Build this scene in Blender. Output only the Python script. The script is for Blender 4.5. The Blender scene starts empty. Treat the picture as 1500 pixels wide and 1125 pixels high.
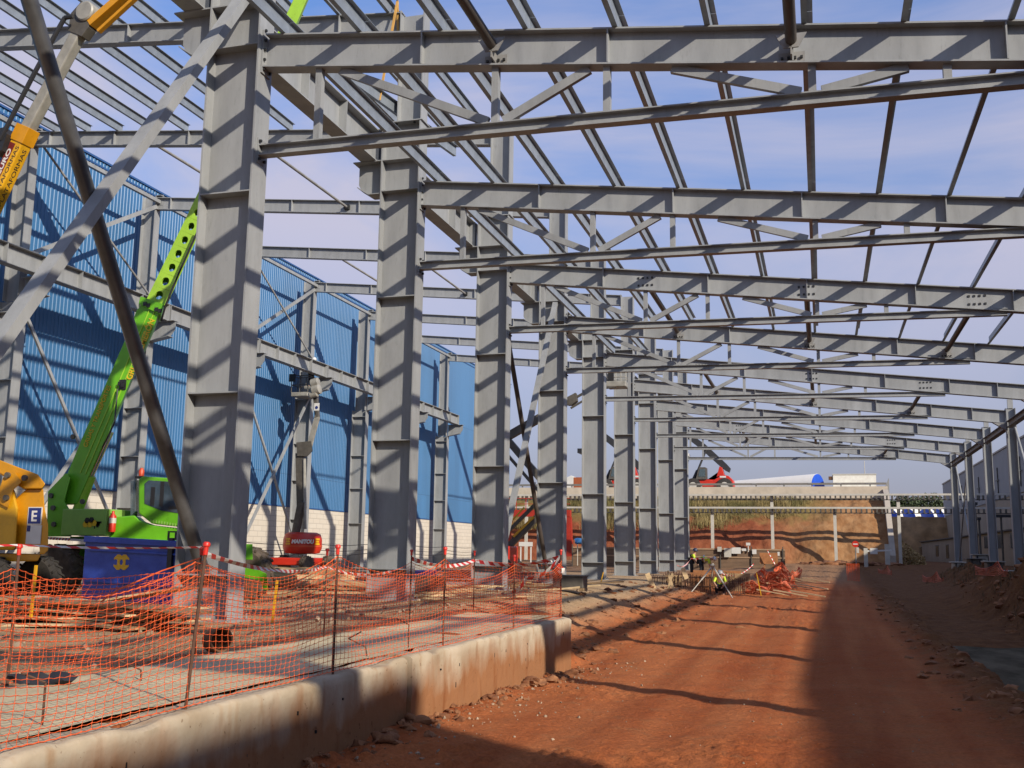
import bpy, bmesh, math, random
from mathutils import Vector, Matrix, noise as mnoise

random.seed(7)
scene = bpy.context.scene
COL = scene.collection
R = math.radians
V = Vector

# ------------------------------------------------------------------ camera
CAMZ = 1.25
FPX, YAW, PITCH, ROLL = 1521.72, 0.289195, 0.159277, 0.013987
cf = V((-math.sin(YAW) * math.cos(PITCH), math.cos(YAW) * math.cos(PITCH), math.sin(PITCH)))
cr0 = V((math.cos(YAW), math.sin(YAW), 0))
cu0 = cr0.cross(cf)
cr = cr0 * math.cos(ROLL) + cu0 * math.sin(ROLL)
cu = -cr0 * math.sin(ROLL) + cu0 * math.cos(ROLL)
cam_d = bpy.data.cameras.new("camera")
cam = bpy.data.objects.new("camera", cam_d)
COL.objects.link(cam)
M = Matrix((cr, cu, -cf)).transposed().to_4x4()
M.translation = V((0, 0, CAMZ))
cam.matrix_world = M
cam_d.sensor_width = 36.0
cam_d.lens = FPX / 1500.0 * 36.0
cam_d.clip_start = 0.1
cam_d.clip_end = 3000
scene.camera = cam


def at(px, py, Y=None, X=None, Z=None):
    """a survey point of the photograph turned into a place on a known plane"""
    d = cf + cr * ((px - 750) / FPX) + cu * ((562.5 - py) / FPX)
    if Y is not None:
        t = Y / d.y
    elif X is not None:
        t = X / d.x
    else:
        t = (Z - CAMZ) / d.z
    return d * t + V((0, 0, CAMZ))


# ------------------------------------------------------------------ materials
MATS = {}
ALB = 0.74      # paint and earth albedo scale that goes with the exposure below


def sc(c):
    return tuple(x * ALB for x in c)


def mat(name, c, rough=0.6, met=0.0, var=0.12, scale=2.0, bump=0.0, bscale=30.0, c2=None, stretch=None,
        spec=0.5, detail=5.0, fac=(0.35, 0.7), ovar=0.0):
    if name in MATS:
        return MATS[name]
    m = bpy.data.materials.new(name)
    m.use_nodes = True
    nt = m.node_tree
    b = nt.nodes["Principled BSDF"]
    tc = nt.nodes.new("ShaderNodeTexCoord")
    mp = nt.nodes.new("ShaderNodeMapping")
    if stretch:
        mp.inputs["Scale"].default_value = stretch
    nt.links.new(tc.outputs["Object"], mp.inputs["Vector"])
    n = nt.nodes.new("ShaderNodeTexNoise")
    n.inputs["Scale"].default_value = scale
    n.inputs["Detail"].default_value = detail
    n.inputs["Roughness"].default_value = 0.62
    nt.links.new(mp.outputs["Vector"], n.inputs["Vector"])
    rp = nt.nodes.new("ShaderNodeValToRGB")
    e = rp.color_ramp.elements
    e[0].position, e[1].position = fac
    a = sc(tuple(max(0, x * (1 - var)) for x in c)) if met < 0.9 else c
    bb = sc(c2 if c2 else tuple(min(1, x * (1 + var)) for x in c)) if met < 0.9 else c
    e[0].color = (*a, 1)
    e[1].color = (*bb, 1)
    nt.links.new(n.outputs["Fac"], rp.inputs["Fac"])
    if ovar > 0:
        oi = nt.nodes.new("ShaderNodeObjectInfo")
        mr_ = nt.nodes.new("ShaderNodeMapRange")
        mr_.inputs["To Min"].default_value = 1 - ovar
        mr_.inputs["To Max"].default_value = 1 + ovar
        nt.links.new(oi.outputs["Random"], mr_.inputs["Value"])
        n3 = nt.nodes.new("ShaderNodeTexNoise")       # scuffs and dirty patches
        n3.inputs["Scale"].default_value = 7.0
        n3.inputs["Detail"].default_value = 8
        n3.inputs["Roughness"].default_value = 0.75
        nt.links.new(mp.outputs["Vector"], n3.inputs["Vector"])
        r3 = nt.nodes.new("ShaderNodeMapRange")
        r3.inputs["From Min"].default_value = 0.56
        r3.inputs["From Max"].default_value = 0.74
        r3.inputs["To Min"].default_value = 1.0
        r3.inputs["To Max"].default_value = 0.72
        nt.links.new(n3.outputs["Fac"], r3.inputs["Value"])
        mm_ = nt.nodes.new("ShaderNodeMath")
        mm_.operation = 'MULTIPLY'
        nt.links.new(mr_.outputs[0], mm_.inputs[0])
        nt.links.new(r3.outputs[0], mm_.inputs[1])
        vm = nt.nodes.new("ShaderNodeVectorMath")
        vm.operation = 'SCALE'
        nt.links.new(rp.outputs["Color"], vm.inputs[0])
        nt.links.new(mm_.outputs[0], vm.inputs["Scale"])
        nt.links.new(vm.outputs[0], b.inputs["Base Color"])
    else:
        nt.links.new(rp.outputs["Color"], b.inputs["Base Color"])
    b.inputs["Roughness"].default_value = rough
    b.inputs["Metallic"].default_value = met
    b.inputs["Specular IOR Level"].default_value = spec
    if bump > 0:
        n2 = nt.nodes.new("ShaderNodeTexNoise")
        n2.inputs["Scale"].default_value = bscale
        n2.inputs["Detail"].default_value = 6
        nt.links.new(mp.outputs["Vector"], n2.inputs["Vector"])
        bp = nt.nodes.new("ShaderNodeBump")
        bp.inputs["Strength"].default_value = bump
        bp.inputs["Distance"].default_value = 0.03
        nt.links.new(n2.outputs["Fac"], bp.inputs["Height"])
        nt.links.new(bp.outputs["Normal"], b.inputs["Normal"])
    MATS[name] = m
    return m


STEEL = mat("grey_primer_steel", (0.325, 0.335, 0.338), 0.5, 0, 0.15, 1.3, 0.05, 60, stretch=(1.5, 1.5, 0.35), ovar=0.05)
STEEL2 = mat("grey_primer_steel_older", (0.30, 0.295, 0.285), 0.6, 0, 0.2, 1.0, 0.05, 60, stretch=(1.5, 1.5, 0.3), ovar=0.08)
GALV = mat("galvanised_steel", (0.33, 0.37, 0.41), 0.42, 0.35, 0.15, 3.0, ovar=0.08)
DARKST = mat("dark_brown_steel", (0.085, 0.07, 0.06), 0.55, 0, 0.25, 2.0)
BOLT = mat("black_bolts", (0.02, 0.02, 0.02), 0.5)
BLUEW = mat("blue_sheet_metal", (0.048, 0.172, 0.365), 0.45, 0, 0.08, 0.4, stretch=(1, 1, 0.15))
BLUETRIM = mat("dark_blue_trim", (0.03, 0.10, 0.28), 0.5)
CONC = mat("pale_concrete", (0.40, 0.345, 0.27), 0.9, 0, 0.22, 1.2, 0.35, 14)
YELLOW = mat("orange_yellow_paint", (0.70, 0.31, 0.008), 0.4, 0, 0.12, 2.0, ovar=0.04)
YELLOWB = mat("yellow_paint", (0.80, 0.42, 0.012), 0.4, 0, 0.1, 2.0, ovar=0.04)
GREEN = mat("bright_green_paint", (0.16, 0.52, 0.018), 0.4, 0, 0.12, 1.5, ovar=0.04)
GREENL = mat("lime_green_paint", (0.42, 0.72, 0.06), 0.4, 0, 0.1, 1.5, ovar=0.04)
GREENM = mat("matt_light_green_paint", (0.30, 0.56, 0.10), 0.6, 0, 0.12, 2)
BLUESK = mat("dark_blue_container_paint", (0.025, 0.075, 0.50), 0.42, 0, 0.25, 3.0, c2=(0.05, 0.115, 0.58))
RED = mat("red_paint", (0.62, 0.03, 0.012), 0.4, 0, 0.1, 2.0, ovar=0.04)
ORRED = mat("orange_red_paint", (0.66, 0.075, 0.02), 0.45, 0, 0.12, 2.0)
RUBBER = mat("black_rubber", (0.035, 0.03, 0.026), 0.85, 0, 0.4, 5.0, 0.3, 20)
TYREDUST = mat("dusty_tyre_rubber", (0.12, 0.09, 0.065), 0.9, 0, 0.4, 5.0, 0.3, 20)
BLACK = mat("black_plastic", (0.02, 0.02, 0.022), 0.5)
WHITE = mat("white_paint", (0.75, 0.74, 0.70), 0.55, 0, 0.06, 2)
CREAM = mat("dirty_white_paint", (0.58, 0.55, 0.48), 0.6, 0, 0.1, 2)
CHROME = mat("chromed_steel", (0.62, 0.62, 0.62), 0.2, 1.0, 0.05)
LIFTGREY = mat("dark_lift_grey", (0.10, 0.09, 0.075), 0.55, 0, 0.3, 3)
BOOMGREY = mat("grey_boom_steel", (0.36, 0.345, 0.30), 0.5, 0.1, 0.2, 3)
NET = mat("orange_plastic_net", (0.86, 0.125, 0.02), 0.6, 0, 0.1, 3)
NETF = mat("faded_orange_net", (0.80, 0.16, 0.07), 0.6, 0, 0.3, 3)
REBAR = mat("rusty_rebar", (0.12, 0.055, 0.03), 0.8, 0, 0.4, 8)
RUSTP = mat("rusty_brown_steel", (0.17, 0.075, 0.03), 0.8, 0, 0.35, 5)
WOOD = mat("weathered_timber", (0.40, 0.26, 0.13), 0.85, 0, 0.3, 2.0, 0.3, 30, stretch=(1, 6, 6), ovar=0.3)
WOODL = mat("pale_timber", (0.68, 0.50, 0.28), 0.85, 0, 0.2, 2.0, 0.2, 30, stretch=(1, 6, 6), ovar=0.25)
SKIN = mat("skin", (0.50, 0.27, 0.18), 0.6)
HIVIS = mat("hi_vis_yellow", (0.62, 0.80, 0.03), 0.6, 0, 0.06)
NAVY = mat("dark_work_cloth", (0.018, 0.02, 0.03), 0.85)
TXTW = mat("white_lettering", (0.78, 0.76, 0.72), 0.5, 0, 0.02)
TXTY = mat("yellow_lettering", (0.85, 0.55, 0.02), 0.5, 0, 0.02)
TXTK = mat("black_lettering", (0.02, 0.02, 0.02), 0.5, 0, 0.02)
SIGNBLUE = mat("sign_blue", (0.015, 0.03, 0.19), 0.5)
TOWER = mat("white_tower_steel", (0.95, 0.91, 0.82), 0.5, 0, 0.05, 0.3)
CAPBLUE = mat("blue_tarpaulin", (0.02, 0.10, 0.62), 0.5, 0, 0.1, 1)
GREYB = mat("grey_cladding", (0.235, 0.235, 0.25), 0.6, 0, 0.06, 0.5)
BEIGEB = mat("beige_render", (0.36, 0.285, 0.205), 0.85, 0, 0.12, 0.4)
LEAF = mat("dark_tree_leaves", (0.05, 0.075, 0.022), 0.7, 0, 0.4, 1.5)
BARK = mat("bark", (0.10, 0.07, 0.05), 0.9)
GRASS = mat("dry_grass", (0.36, 0.27, 0.10), 0.8, 0, 0.35, 0.4, c2=(0.52, 0.41, 0.17))
GRASSG = mat("olive_grass", (0.20, 0.18, 0.06), 0.8, 0, 0.35, 0.5, c2=(0.32, 0.27, 0.09))


def glass():
    m = bpy.data.materials.new("tinted_cab_glass")
    m.use_nodes = True
    b = m.node_tree.nodes["Principled BSDF"]
    b.inputs["Base Color"].default_value = (0.10, 0.14, 0.16, 1)
    b.inputs["Roughness"].default_value = 0.06
    b.inputs["Alpha"].default_value = 0.55
    b.inputs["Specular IOR Level"].default_value = 0.8
    return m


GLASS = glass()
DGLASS = mat("dark_window_glass", (0.015, 0.018, 0.022), 0.15, 0, 0.2)


def stripe_mat():
    m = bpy.data.materials.new("red_white_striped_tape")
    m.use_nodes = True
    nt = m.node_tree
    b = nt.nodes["Principled BSDF"]
    uv = nt.nodes.new("ShaderNodeAttribute")
    uv.attribute_name = "along"
    mt = nt.nodes.new("ShaderNodeMath")
    mt.operation = 'FRACT'
    nt.links.new(uv.outputs["Fac"], mt.inputs[0])
    g = nt.nodes.new("ShaderNodeMath")
    g.operation = 'GREATER_THAN'
    g.inputs[1].default_value = 0.5
    nt.links.new(mt.outputs[0], g.inputs[0])
    mx = nt.nodes.new("ShaderNodeMix")
    mx.data_type = 'RGBA'
    nt.links.new(g.outputs[0], mx.inputs[0])
    mx.inputs[6].default_value = (0.48, 0.022, 0.018, 1)
    mx.inputs[7].default_value = (0.62, 0.59, 0.55, 1)
    nt.links.new(mx.outputs[2], b.inputs["Base Color"])
    b.inputs["Roughness"].default_value = 0.45
    return m


TAPE = stripe_mat()


def block_mat():
    m = bpy.data.materials.new("white_block_wall")
    m.use_nodes = True
    nt = m.node_tree
    b = nt.nodes["Principled BSDF"]
    tc = nt.nodes.new("ShaderNodeTexCoord")
    sp = nt.nodes.new("ShaderNodeSeparateXYZ")
    cb = nt.nodes.new("ShaderNodeCombineXYZ")
    nt.links.new(tc.outputs["Object"], sp.inputs[0])
    nt.links.new(sp.outputs["Y"], cb.inputs["X"])
    nt.links.new(sp.outputs["Z"], cb.inputs["Y"])
    br = nt.nodes.new("ShaderNodeTexBrick")
    br.inputs["Color1"].default_value = (0.50, 0.45, 0.375, 1)
    br.inputs["Color2"].default_value = (0.53, 0.485, 0.41, 1)
    br.inputs["Mortar"].default_value = (0.36, 0.325, 0.275, 1)
    br.inputs["Scale"].default_value = 1.0
    br.inputs["Mortar Size"].default_value = 0.018
    br.inputs["Brick Width"].default_value = 0.9
    br.inputs["Row Height"].default_value = 0.31
    nt.links.new(cb.outputs[0], br.inputs["Vector"])
    nt.links.new(br.outputs["Color"], b.inputs["Base Color"])
    b.inputs["Roughness"].default_value = 0.85
    return m


BLOCKW = block_mat()

# ------------------------------------------------------------------ mesh builder
ORG = {}


class MB:
    def __init__(s):
        s.v, s.f, s.mi, s.mats, s.cur, s.al = [], [], [], [], 0, []

    def use(s, m):
        if m not in s.mats:
            s.mats.append(m)
        s.cur = s.mats.index(m)
        return s

    def add(s, vs, fs):
        o = len(s.v)
        s.v += [tuple(p) for p in vs]
        s.f += [tuple(i + o for i in f) for f in fs]
        s.mi += [s.cur] * len(fs)
        return s

    def box(s, a, b):
        x0, y0, z0 = a
        x1, y1, z1 = b
        return s.add([(x0, y0, z0), (x1, y0, z0), (x1, y1, z0), (x0, y1, z0), (x0, y0, z1), (x1, y0, z1), (x1, y1, z1),
                      (x0, y1, z1)],
                     [(0, 3, 2, 1), (4, 5, 6, 7), (0, 1, 5, 4), (1, 2, 6, 5), (2, 3, 7, 6), (3, 0, 4, 7)])

    def extr(s, prof, p0, p1, up=(0, 0, 1)):
        p0, p1 = V(p0), V(p1)
        a = (p1 - p0).normalized()
        up = V(up)
        side = a.cross(up)
        if side.length < 1e-5:
            side = a.cross(V((1, 0, 0)))
        side.normalize()
        v = side.cross(a)
        n = len(prof)
        vs = [p0 + side * u + v * w for u, w in prof] + [p1 + side * u + v * w for u, w in prof]
        fs = [(i, (i + 1) % n, n + (i + 1) % n, n + i) for i in range(n)]
        fs += [tuple(reversed(range(n))), tuple(range(n, 2 * n))]
        return s.add(vs, fs)

    def tube(s, p0, p1, r0, r1=None, n=10):
        r1 = r0 if r1 is None else r1
        p0, p1 = V(p0), V(p1)
        a = (p1 - p0).normalized()
        t = V((0, 0, 1)) if abs(a.z) < 0.9 else V((1, 0, 0))
        u = a.cross(t).normalized()
        w = u.cross(a)
        c = [(math.cos(2 * math.pi * i / n), math.sin(2 * math.pi * i / n)) for i in range(n)]
        vs = [p0 + (u * x + w * y) * r0 for x, y in c] + [p1 + (u * x + w * y) * r1 for x, y in c]
        fs = [(i, (i + 1) % n, n + (i + 1) % n, n + i) for i in range(n)]
        fs += [tuple(reversed(range(n))), tuple(range(n, 2 * n))]
        return s.add(vs, fs)

    def path(s, pts, r, n=6):
        for a, b in zip(pts[:-1], pts[1:]):
            s.tube(a, b, r, r, n)
        return s

    def prism_y(s, pts, y0, y1, sh=0.0):
        """polygon of (x, z) given solid thickness along y (sh : the machine stands turned, its depth runs back and aside)"""
        n = len(pts)
        area = sum(pts[i][0] * pts[(i + 1) % n][1] - pts[(i + 1) % n][0] * pts[i][1] for i in range(n))
        if area < 0:
            pts = list(reversed(pts))
        vs = [(x, y0, z) for x, z in pts] + [(x + sh * (y1 - y0), y1, z) for x, z in pts]
        fs = [tuple(range(n)), tuple(reversed(range(n, 2 * n)))]
        fs += [((i + 1) % n, i, n + i, n + (i + 1) % n) for i in range(n)]
        return s.add(vs, fs)

    def lathe(s, prof, c, axis=(0, 0, 1), n=20):
        """prof list of (r, h) about axis at c"""
        c = V(c)
        a = V(axis).normalized()
        t = V((0, 0, 1)) if abs(a.z) < 0.9 else V((1, 0, 0))
        u = a.cross(t).normalized()
        w = u.cross(a)
        vs, fs = [], []
        for r, h in prof:
            for i in range(n):
                th = 2 * math.pi * i / n
                vs.append(c + a * h + (u * math.cos(th) + w * math.sin(th)) * r)
        for k in range(len(prof) - 1):
            for i in range(n):
                j = (i + 1) % n
                fs.append((k * n + i, k * n + j, (k + 1) * n + j, (k + 1) * n + i))
        fs.append(tuple(reversed(range(n))))
        fs.append(tuple(range((len(prof) - 1) * n, len(prof) * n)))
        return s.add(vs, fs)

    def blob(s, c, r, sub=1, jit=0.25, sq=(1, 1, 1)):
        bm = bmesh.new()
        bmesh.ops.create_icosphere(bm, subdivisions=sub, radius=1)
        ox = random.random() * 100
        vs = []
        for v in bm.verts:
            k = 1 + jit * 2 * mnoise.noise(v.co * 1.3 + V((ox, 0, 0)))
            vs.append((c[0] + v.co.x * r * k * sq[0], c[1] + v.co.y * r * k * sq[1], c[2] + v.co.z * r * k * sq[2]))
        fs = [tuple(v.index for v in f.verts) for f in bm.faces]
        bm.free()
        return s.add(vs, fs)

    def build(s, name, m=None, parent=None, smooth=None, bevel=0, origin=None):
        me = bpy.data.meshes.new(name)
        if origin is None:
            if parent is not None:
                origin = ORG[parent.name]
            else:
                xs = [p[0] for p in s.v]
                ys = [p[1] for p in s.v]
                zs = [p[2] for p in s.v]
                origin = V(((min(xs) + max(xs)) / 2, (min(ys) + max(ys)) / 2, min(zs)))
        o3 = V(origin)
        me.from_pydata([(p[0] - o3.x, p[1] - o3.y, p[2] - o3.z) for p in s.v], [], s.f)
        ml = s.mats if s.mats else [m]
        for q in ml:
            me.materials.append(q)
        if len(ml) > 1:
            me.polygons.foreach_set("material_index", s.mi)
        me.update()
        if smooth is not None:
            me.shade_smooth()
            me.set_sharp_from_angle(angle=R(smooth))
        o = bpy.data.objects.new(name, me)
        COL.objects.link(o)
        if parent is not None:
            o.parent = parent
            ORG[o.name] = o3
        else:
            o.location = o3
            ORG[o.name] = o3
        if bevel:
            b = o.modifiers.new("bevel", 'BEVEL')
            b.width = bevel
            b.segments = 2
            b.limit_method = 'ANGLE'
            b.angle_limit = R(40)
        return o


def tag(o, label, cat, group=None, kind=None):
    if label:
        o["label"] = label
    if cat:
        o["category"] = cat
    if group:
        o["group"] = group
    o["kind"] = kind or "thing"
    return o


def structure(o):
    o["kind"] = "structure"
    return o


def thing(name, loc, label, cat, group=None):
    o = bpy.data.objects.new(name, None)
    COL.objects.link(o)
    o.location = loc
    ORG[o.name] = V(loc)
    o.empty_display_size = 0.3
    return tag(o, label, cat, group)


def kids(o):
    return [c for c in bpy.data.objects if c.parent == o]


def dup(o, delta, label=None, kidlist=None):
    def cp(x, par):
        c = x.copy()
        COL.objects.link(c)
        c.parent = par
        for ch in TREE.get(x.name, []):
            cp(ch, c)
        return c
    c = cp(o, None)
    c.location = o.location + V(delta)
    ORG[c.name] = c.location.copy()
    if label:
        c["label"] = label
    return c


TREE = {}


def settle(o):
    """remember the children of a thing before it is copied"""
    for x in bpy.data.objects:
        if x.parent is not None:
            L = TREE.setdefault(x.parent.name, [])
            if x not in L:
                L.append(x)


def Iprof(h, b, tf, tw):
    return [(-b / 2, -h / 2), (b / 2, -h / 2), (b / 2, -h / 2 + tf), (tw / 2, -h / 2 + tf), (tw / 2, h / 2 - tf),
            (b / 2, h / 2 - tf), (b / 2, h / 2), (-b / 2, h / 2), (-b / 2, h / 2 - tf), (-tw / 2, h / 2 - tf),
            (-tw / 2, -h / 2 + tf), (-b / 2, -h / 2 + tf)]


def rect(b, h):
    return [(-b / 2, -h / 2), (b / 2, -h / 2), (b / 2, h / 2), (-b / 2, h / 2)]


def Lprof(a, t):
    return [(-a / 2, -a / 2), (a / 2, -a / 2), (a / 2, -a / 2 + t), (-a / 2 + t, -a / 2 + t), (-a / 2 + t, a / 2),
            (-a / 2, a / 2)]


def Zprof(h, b, t):
    return [(-b, -h / 2), (t / 2, -h / 2), (t / 2, h / 2 - t), (b, h / 2 - t), (b, h / 2), (-t / 2, h / 2),
            (-t / 2, -h / 2 + t), (-b, -h / 2 + t)]


def text(s, size, pos, xd, yd, m, parent, name="lettering", depth=0.006, align='LEFT', bold=0.0, sx=1.0):
    cu_ = bpy.data.curves.new("txt", 'FONT')
    cu_.body = s
    cu_.size = size
    cu_.extrude = depth
    cu_.offset = bold
    cu_.align_x = align
    to = bpy.data.objects.new("txt", cu_)
    COL.objects.link(to)
    dg = bpy.context.evaluated_depsgraph_get()
    me = bpy.data.meshes.new_from_object(to.evaluated_get(dg))
    bpy.data.objects.remove(to)
    bpy.data.curves.remove(cu_)
    xd, yd = V(xd).normalized(), V(yd).normalized()
    zd = xd.cross(yd)
    org = ORG[parent.name]
    pos = V(pos) - org
    for v in me.vertices:
        c = v.co.copy()
        v.co = pos + xd * c.x * sx + yd * c.y + zd * c.z
    me.materials.clear()
    me.materials.append(m)
    o = bpy.data.objects.new(name, me)
    COL.objects.link(o)
    o.parent = parent
    ORG[o.name] = org
    return o


# ------------------------------------------------------------------ frame grid (metres, floor = 0, camera height 1.25)
S = 8.0
Y0 = 16.087


def YK(k):
    return Y0 + k * S


F = CAMZ
ORD = ["nearest", "second", "third", "fourth", "fifth", "sixth", "seventh", "eighth", "farthest"]
ORDN = ["first", "second", "third", "fourth", "fifth", "sixth", "seventh", "eighth", "ninth", "tenth", "eleventh",
        "twelfth", "thirteenth", "fourteenth"]
SLOPE = 0.118


def ztop(X):        # top of the right nave rafter
    return 9.43 + F - SLOPE * (X + 9.67)


def zleft(X):       # top of the left nave rafter
    return 14.15 + F + 0.10 * (-9.7 - X)


# ------------------------------------------------------------------ ground
def lerp_tab(t, y):
    if y <= t[0][0]:
        return t[0][1]
    for (a, b), (c, d) in zip(t[:-1], t[1:]):
        if y <= c:
            k = (y - a) / (c - a)
            return b + (d - b) * k
    return t[-1][1]


ROADT = [(-20, -0.7), (5, -0.74), (9, -0.73), (11, -0.70), (14, -0.76), (19, -0.90), (30, -0.82), (50, -0.6), (70, -0.15), (95, 0.5), (150, 0.6)]


def sm(a, b, x):
    k = min(1, max(0, (x - a) / (b - a)))
    return k * k * (3 - 2 * k)


def nz(x, y, s, o=0.0):
    return mnoise.noise(V((x * s + o, y * s - o, o * 0.37)))


def gh(x, y):
    road = lerp_tab(ROADT, y)
    floor = 0.0 + 0.05 * nz(x, y, 0.3, 3) + 0.03 * nz(x, y, 1.1, 7)
    floor += 0.5 * sm(80, 97, y)
    # left edge of the road
    if y < 19.3:
        kl = sm(-4.75, -4.62, x)
    else:
        kk = sm(19.3, 23, y)
        kl = sm(-4.75 - 4.0 * kk, -4.62 + 0.2 * kk + 0.35 * nz(0, y, 0.5, 2), x)
    # right trench and bank
    ft = sm(5, 9, y) * (1 - sm(40, 52, y))
    kr = sm(5.6 - 2.3 * (1 - ft), 7.3 + 0.5 * nz(3, y, 0.4, 5), x)
    z = floor * (1 - kl) + road * kl
    tr = sm(2.75 + 0.3 * nz(0, y, 0.45, 11), 3.3 + 0.25 * nz(0, y, 0.6, 12), x)
    z += ft * (-0.50 * tr * (1 - 0.32 * sm(30.5, 34 + 1.5 * nz(x, y, 0.5, 14), y)))
    z += 0.09 * ft * math.exp(-((x - 2.4) / 0.45) ** 2) * (1 + 0.9 * nz(x, y, 0.9, 21))
    z = z * (1 - kr) + (floor + 0.05) * kr
    z += 0.62 * sm(8, 14, y) * (1 - sm(58, 74, y)) * math.exp(-((x - 7.1 - 0.3 * nz(2, y, 0.3, 17)) / 0.75) ** 2) * (1 + 0.7 * nz(x, y, 0.6, 18) + 0.5 * nz(x, y, 1.9, 19) + 0.25 * nz(x, y, 5.1, 20))
    z += 0.10 * ft * tr * (1 - kr) * (nz(x, y, 0.55, 15) + 0.5 * nz(x, y, 2.0, 16))
    # lumps along the edges
    if y > 19.3:
        edge = math.exp(-((x + 5.6) / 1.5) ** 2)
        z += edge * (0.16 * nz(x, y, 0.8, 31) + 0.12 * nz(x, y, 2.1, 32))
    e2 = math.exp(-((x - 2.7) / 0.8) ** 2) + 0.9 * math.exp(-((x - 6.3) / 0.9) ** 2)
    z += e2 * (0.10 * nz(x, y, 1.2, 41) + 0.07 * nz(x, y, 3.1, 42))
    if y < 19.3:
        e3 = math.exp(-((x + 4.45) / 0.33) ** 2)
        if x > -4.62:
            z += e3 * (0.03 + 0.07 * nz(x, y, 1.6, 51) + 0.05 * nz(x, y, 4.1, 52))
    # rut lines and clods
    if -4.5 < x < 3:
        z += 0.018 * math.sin(x * 5.0 + 0.5 * nz(x, y, 0.2, 61)) * sm(-4.5, -2.5, x)
        z += 0.02 * nz(x, y, 1.7, 62) + 0.012 * nz(x, y, 5.0, 63)
        cl = max(0, nz(x, y, 0.35, 64) - 0.08)
        z += cl * 0.14 * abs(nz(x, y, 6.5, 65)) * 2
        z += 0.012 * nz(x, y, 13.0, 66)
    return z


def axis(segs):
    out = [segs[0][0]]
    for a, b, d in segs:
        n = max(1, round((b - a) / d))
        out += [a + (b - a) * (i + 1) / n for i in range(n)]
    return out


xs = axis([(-600, -80, 130), (-80, -34, 6), (-34, -14, 1.0), (-14, -8, 0.35), (-8, -5, 0.12), (-5, 3.4, 0.055),
           (3.4, 8, 0.11), (8, 20, 0.8), (20, 60, 8), (60, 600, 135)])
ys = axis([(-120, -10, 22), (-10, 3, 1.0), (3, 8, 0.12), (8, 18, 0.065), (18, 32, 0.11), (32, 60, 0.28), (60, 104, 0.7),
           (104, 240, 15), (240, 900, 130)])
gv, gf = [], []
nx = len(xs)
for y in ys:
    for x in xs:
        gv.append((x, y, gh(x, y)))
for j in range(len(ys) - 1):
    for i in range(nx - 1):
        a = j * nx + i
        gf.append((a, a + 1, a + nx + 1, a + nx))


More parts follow.
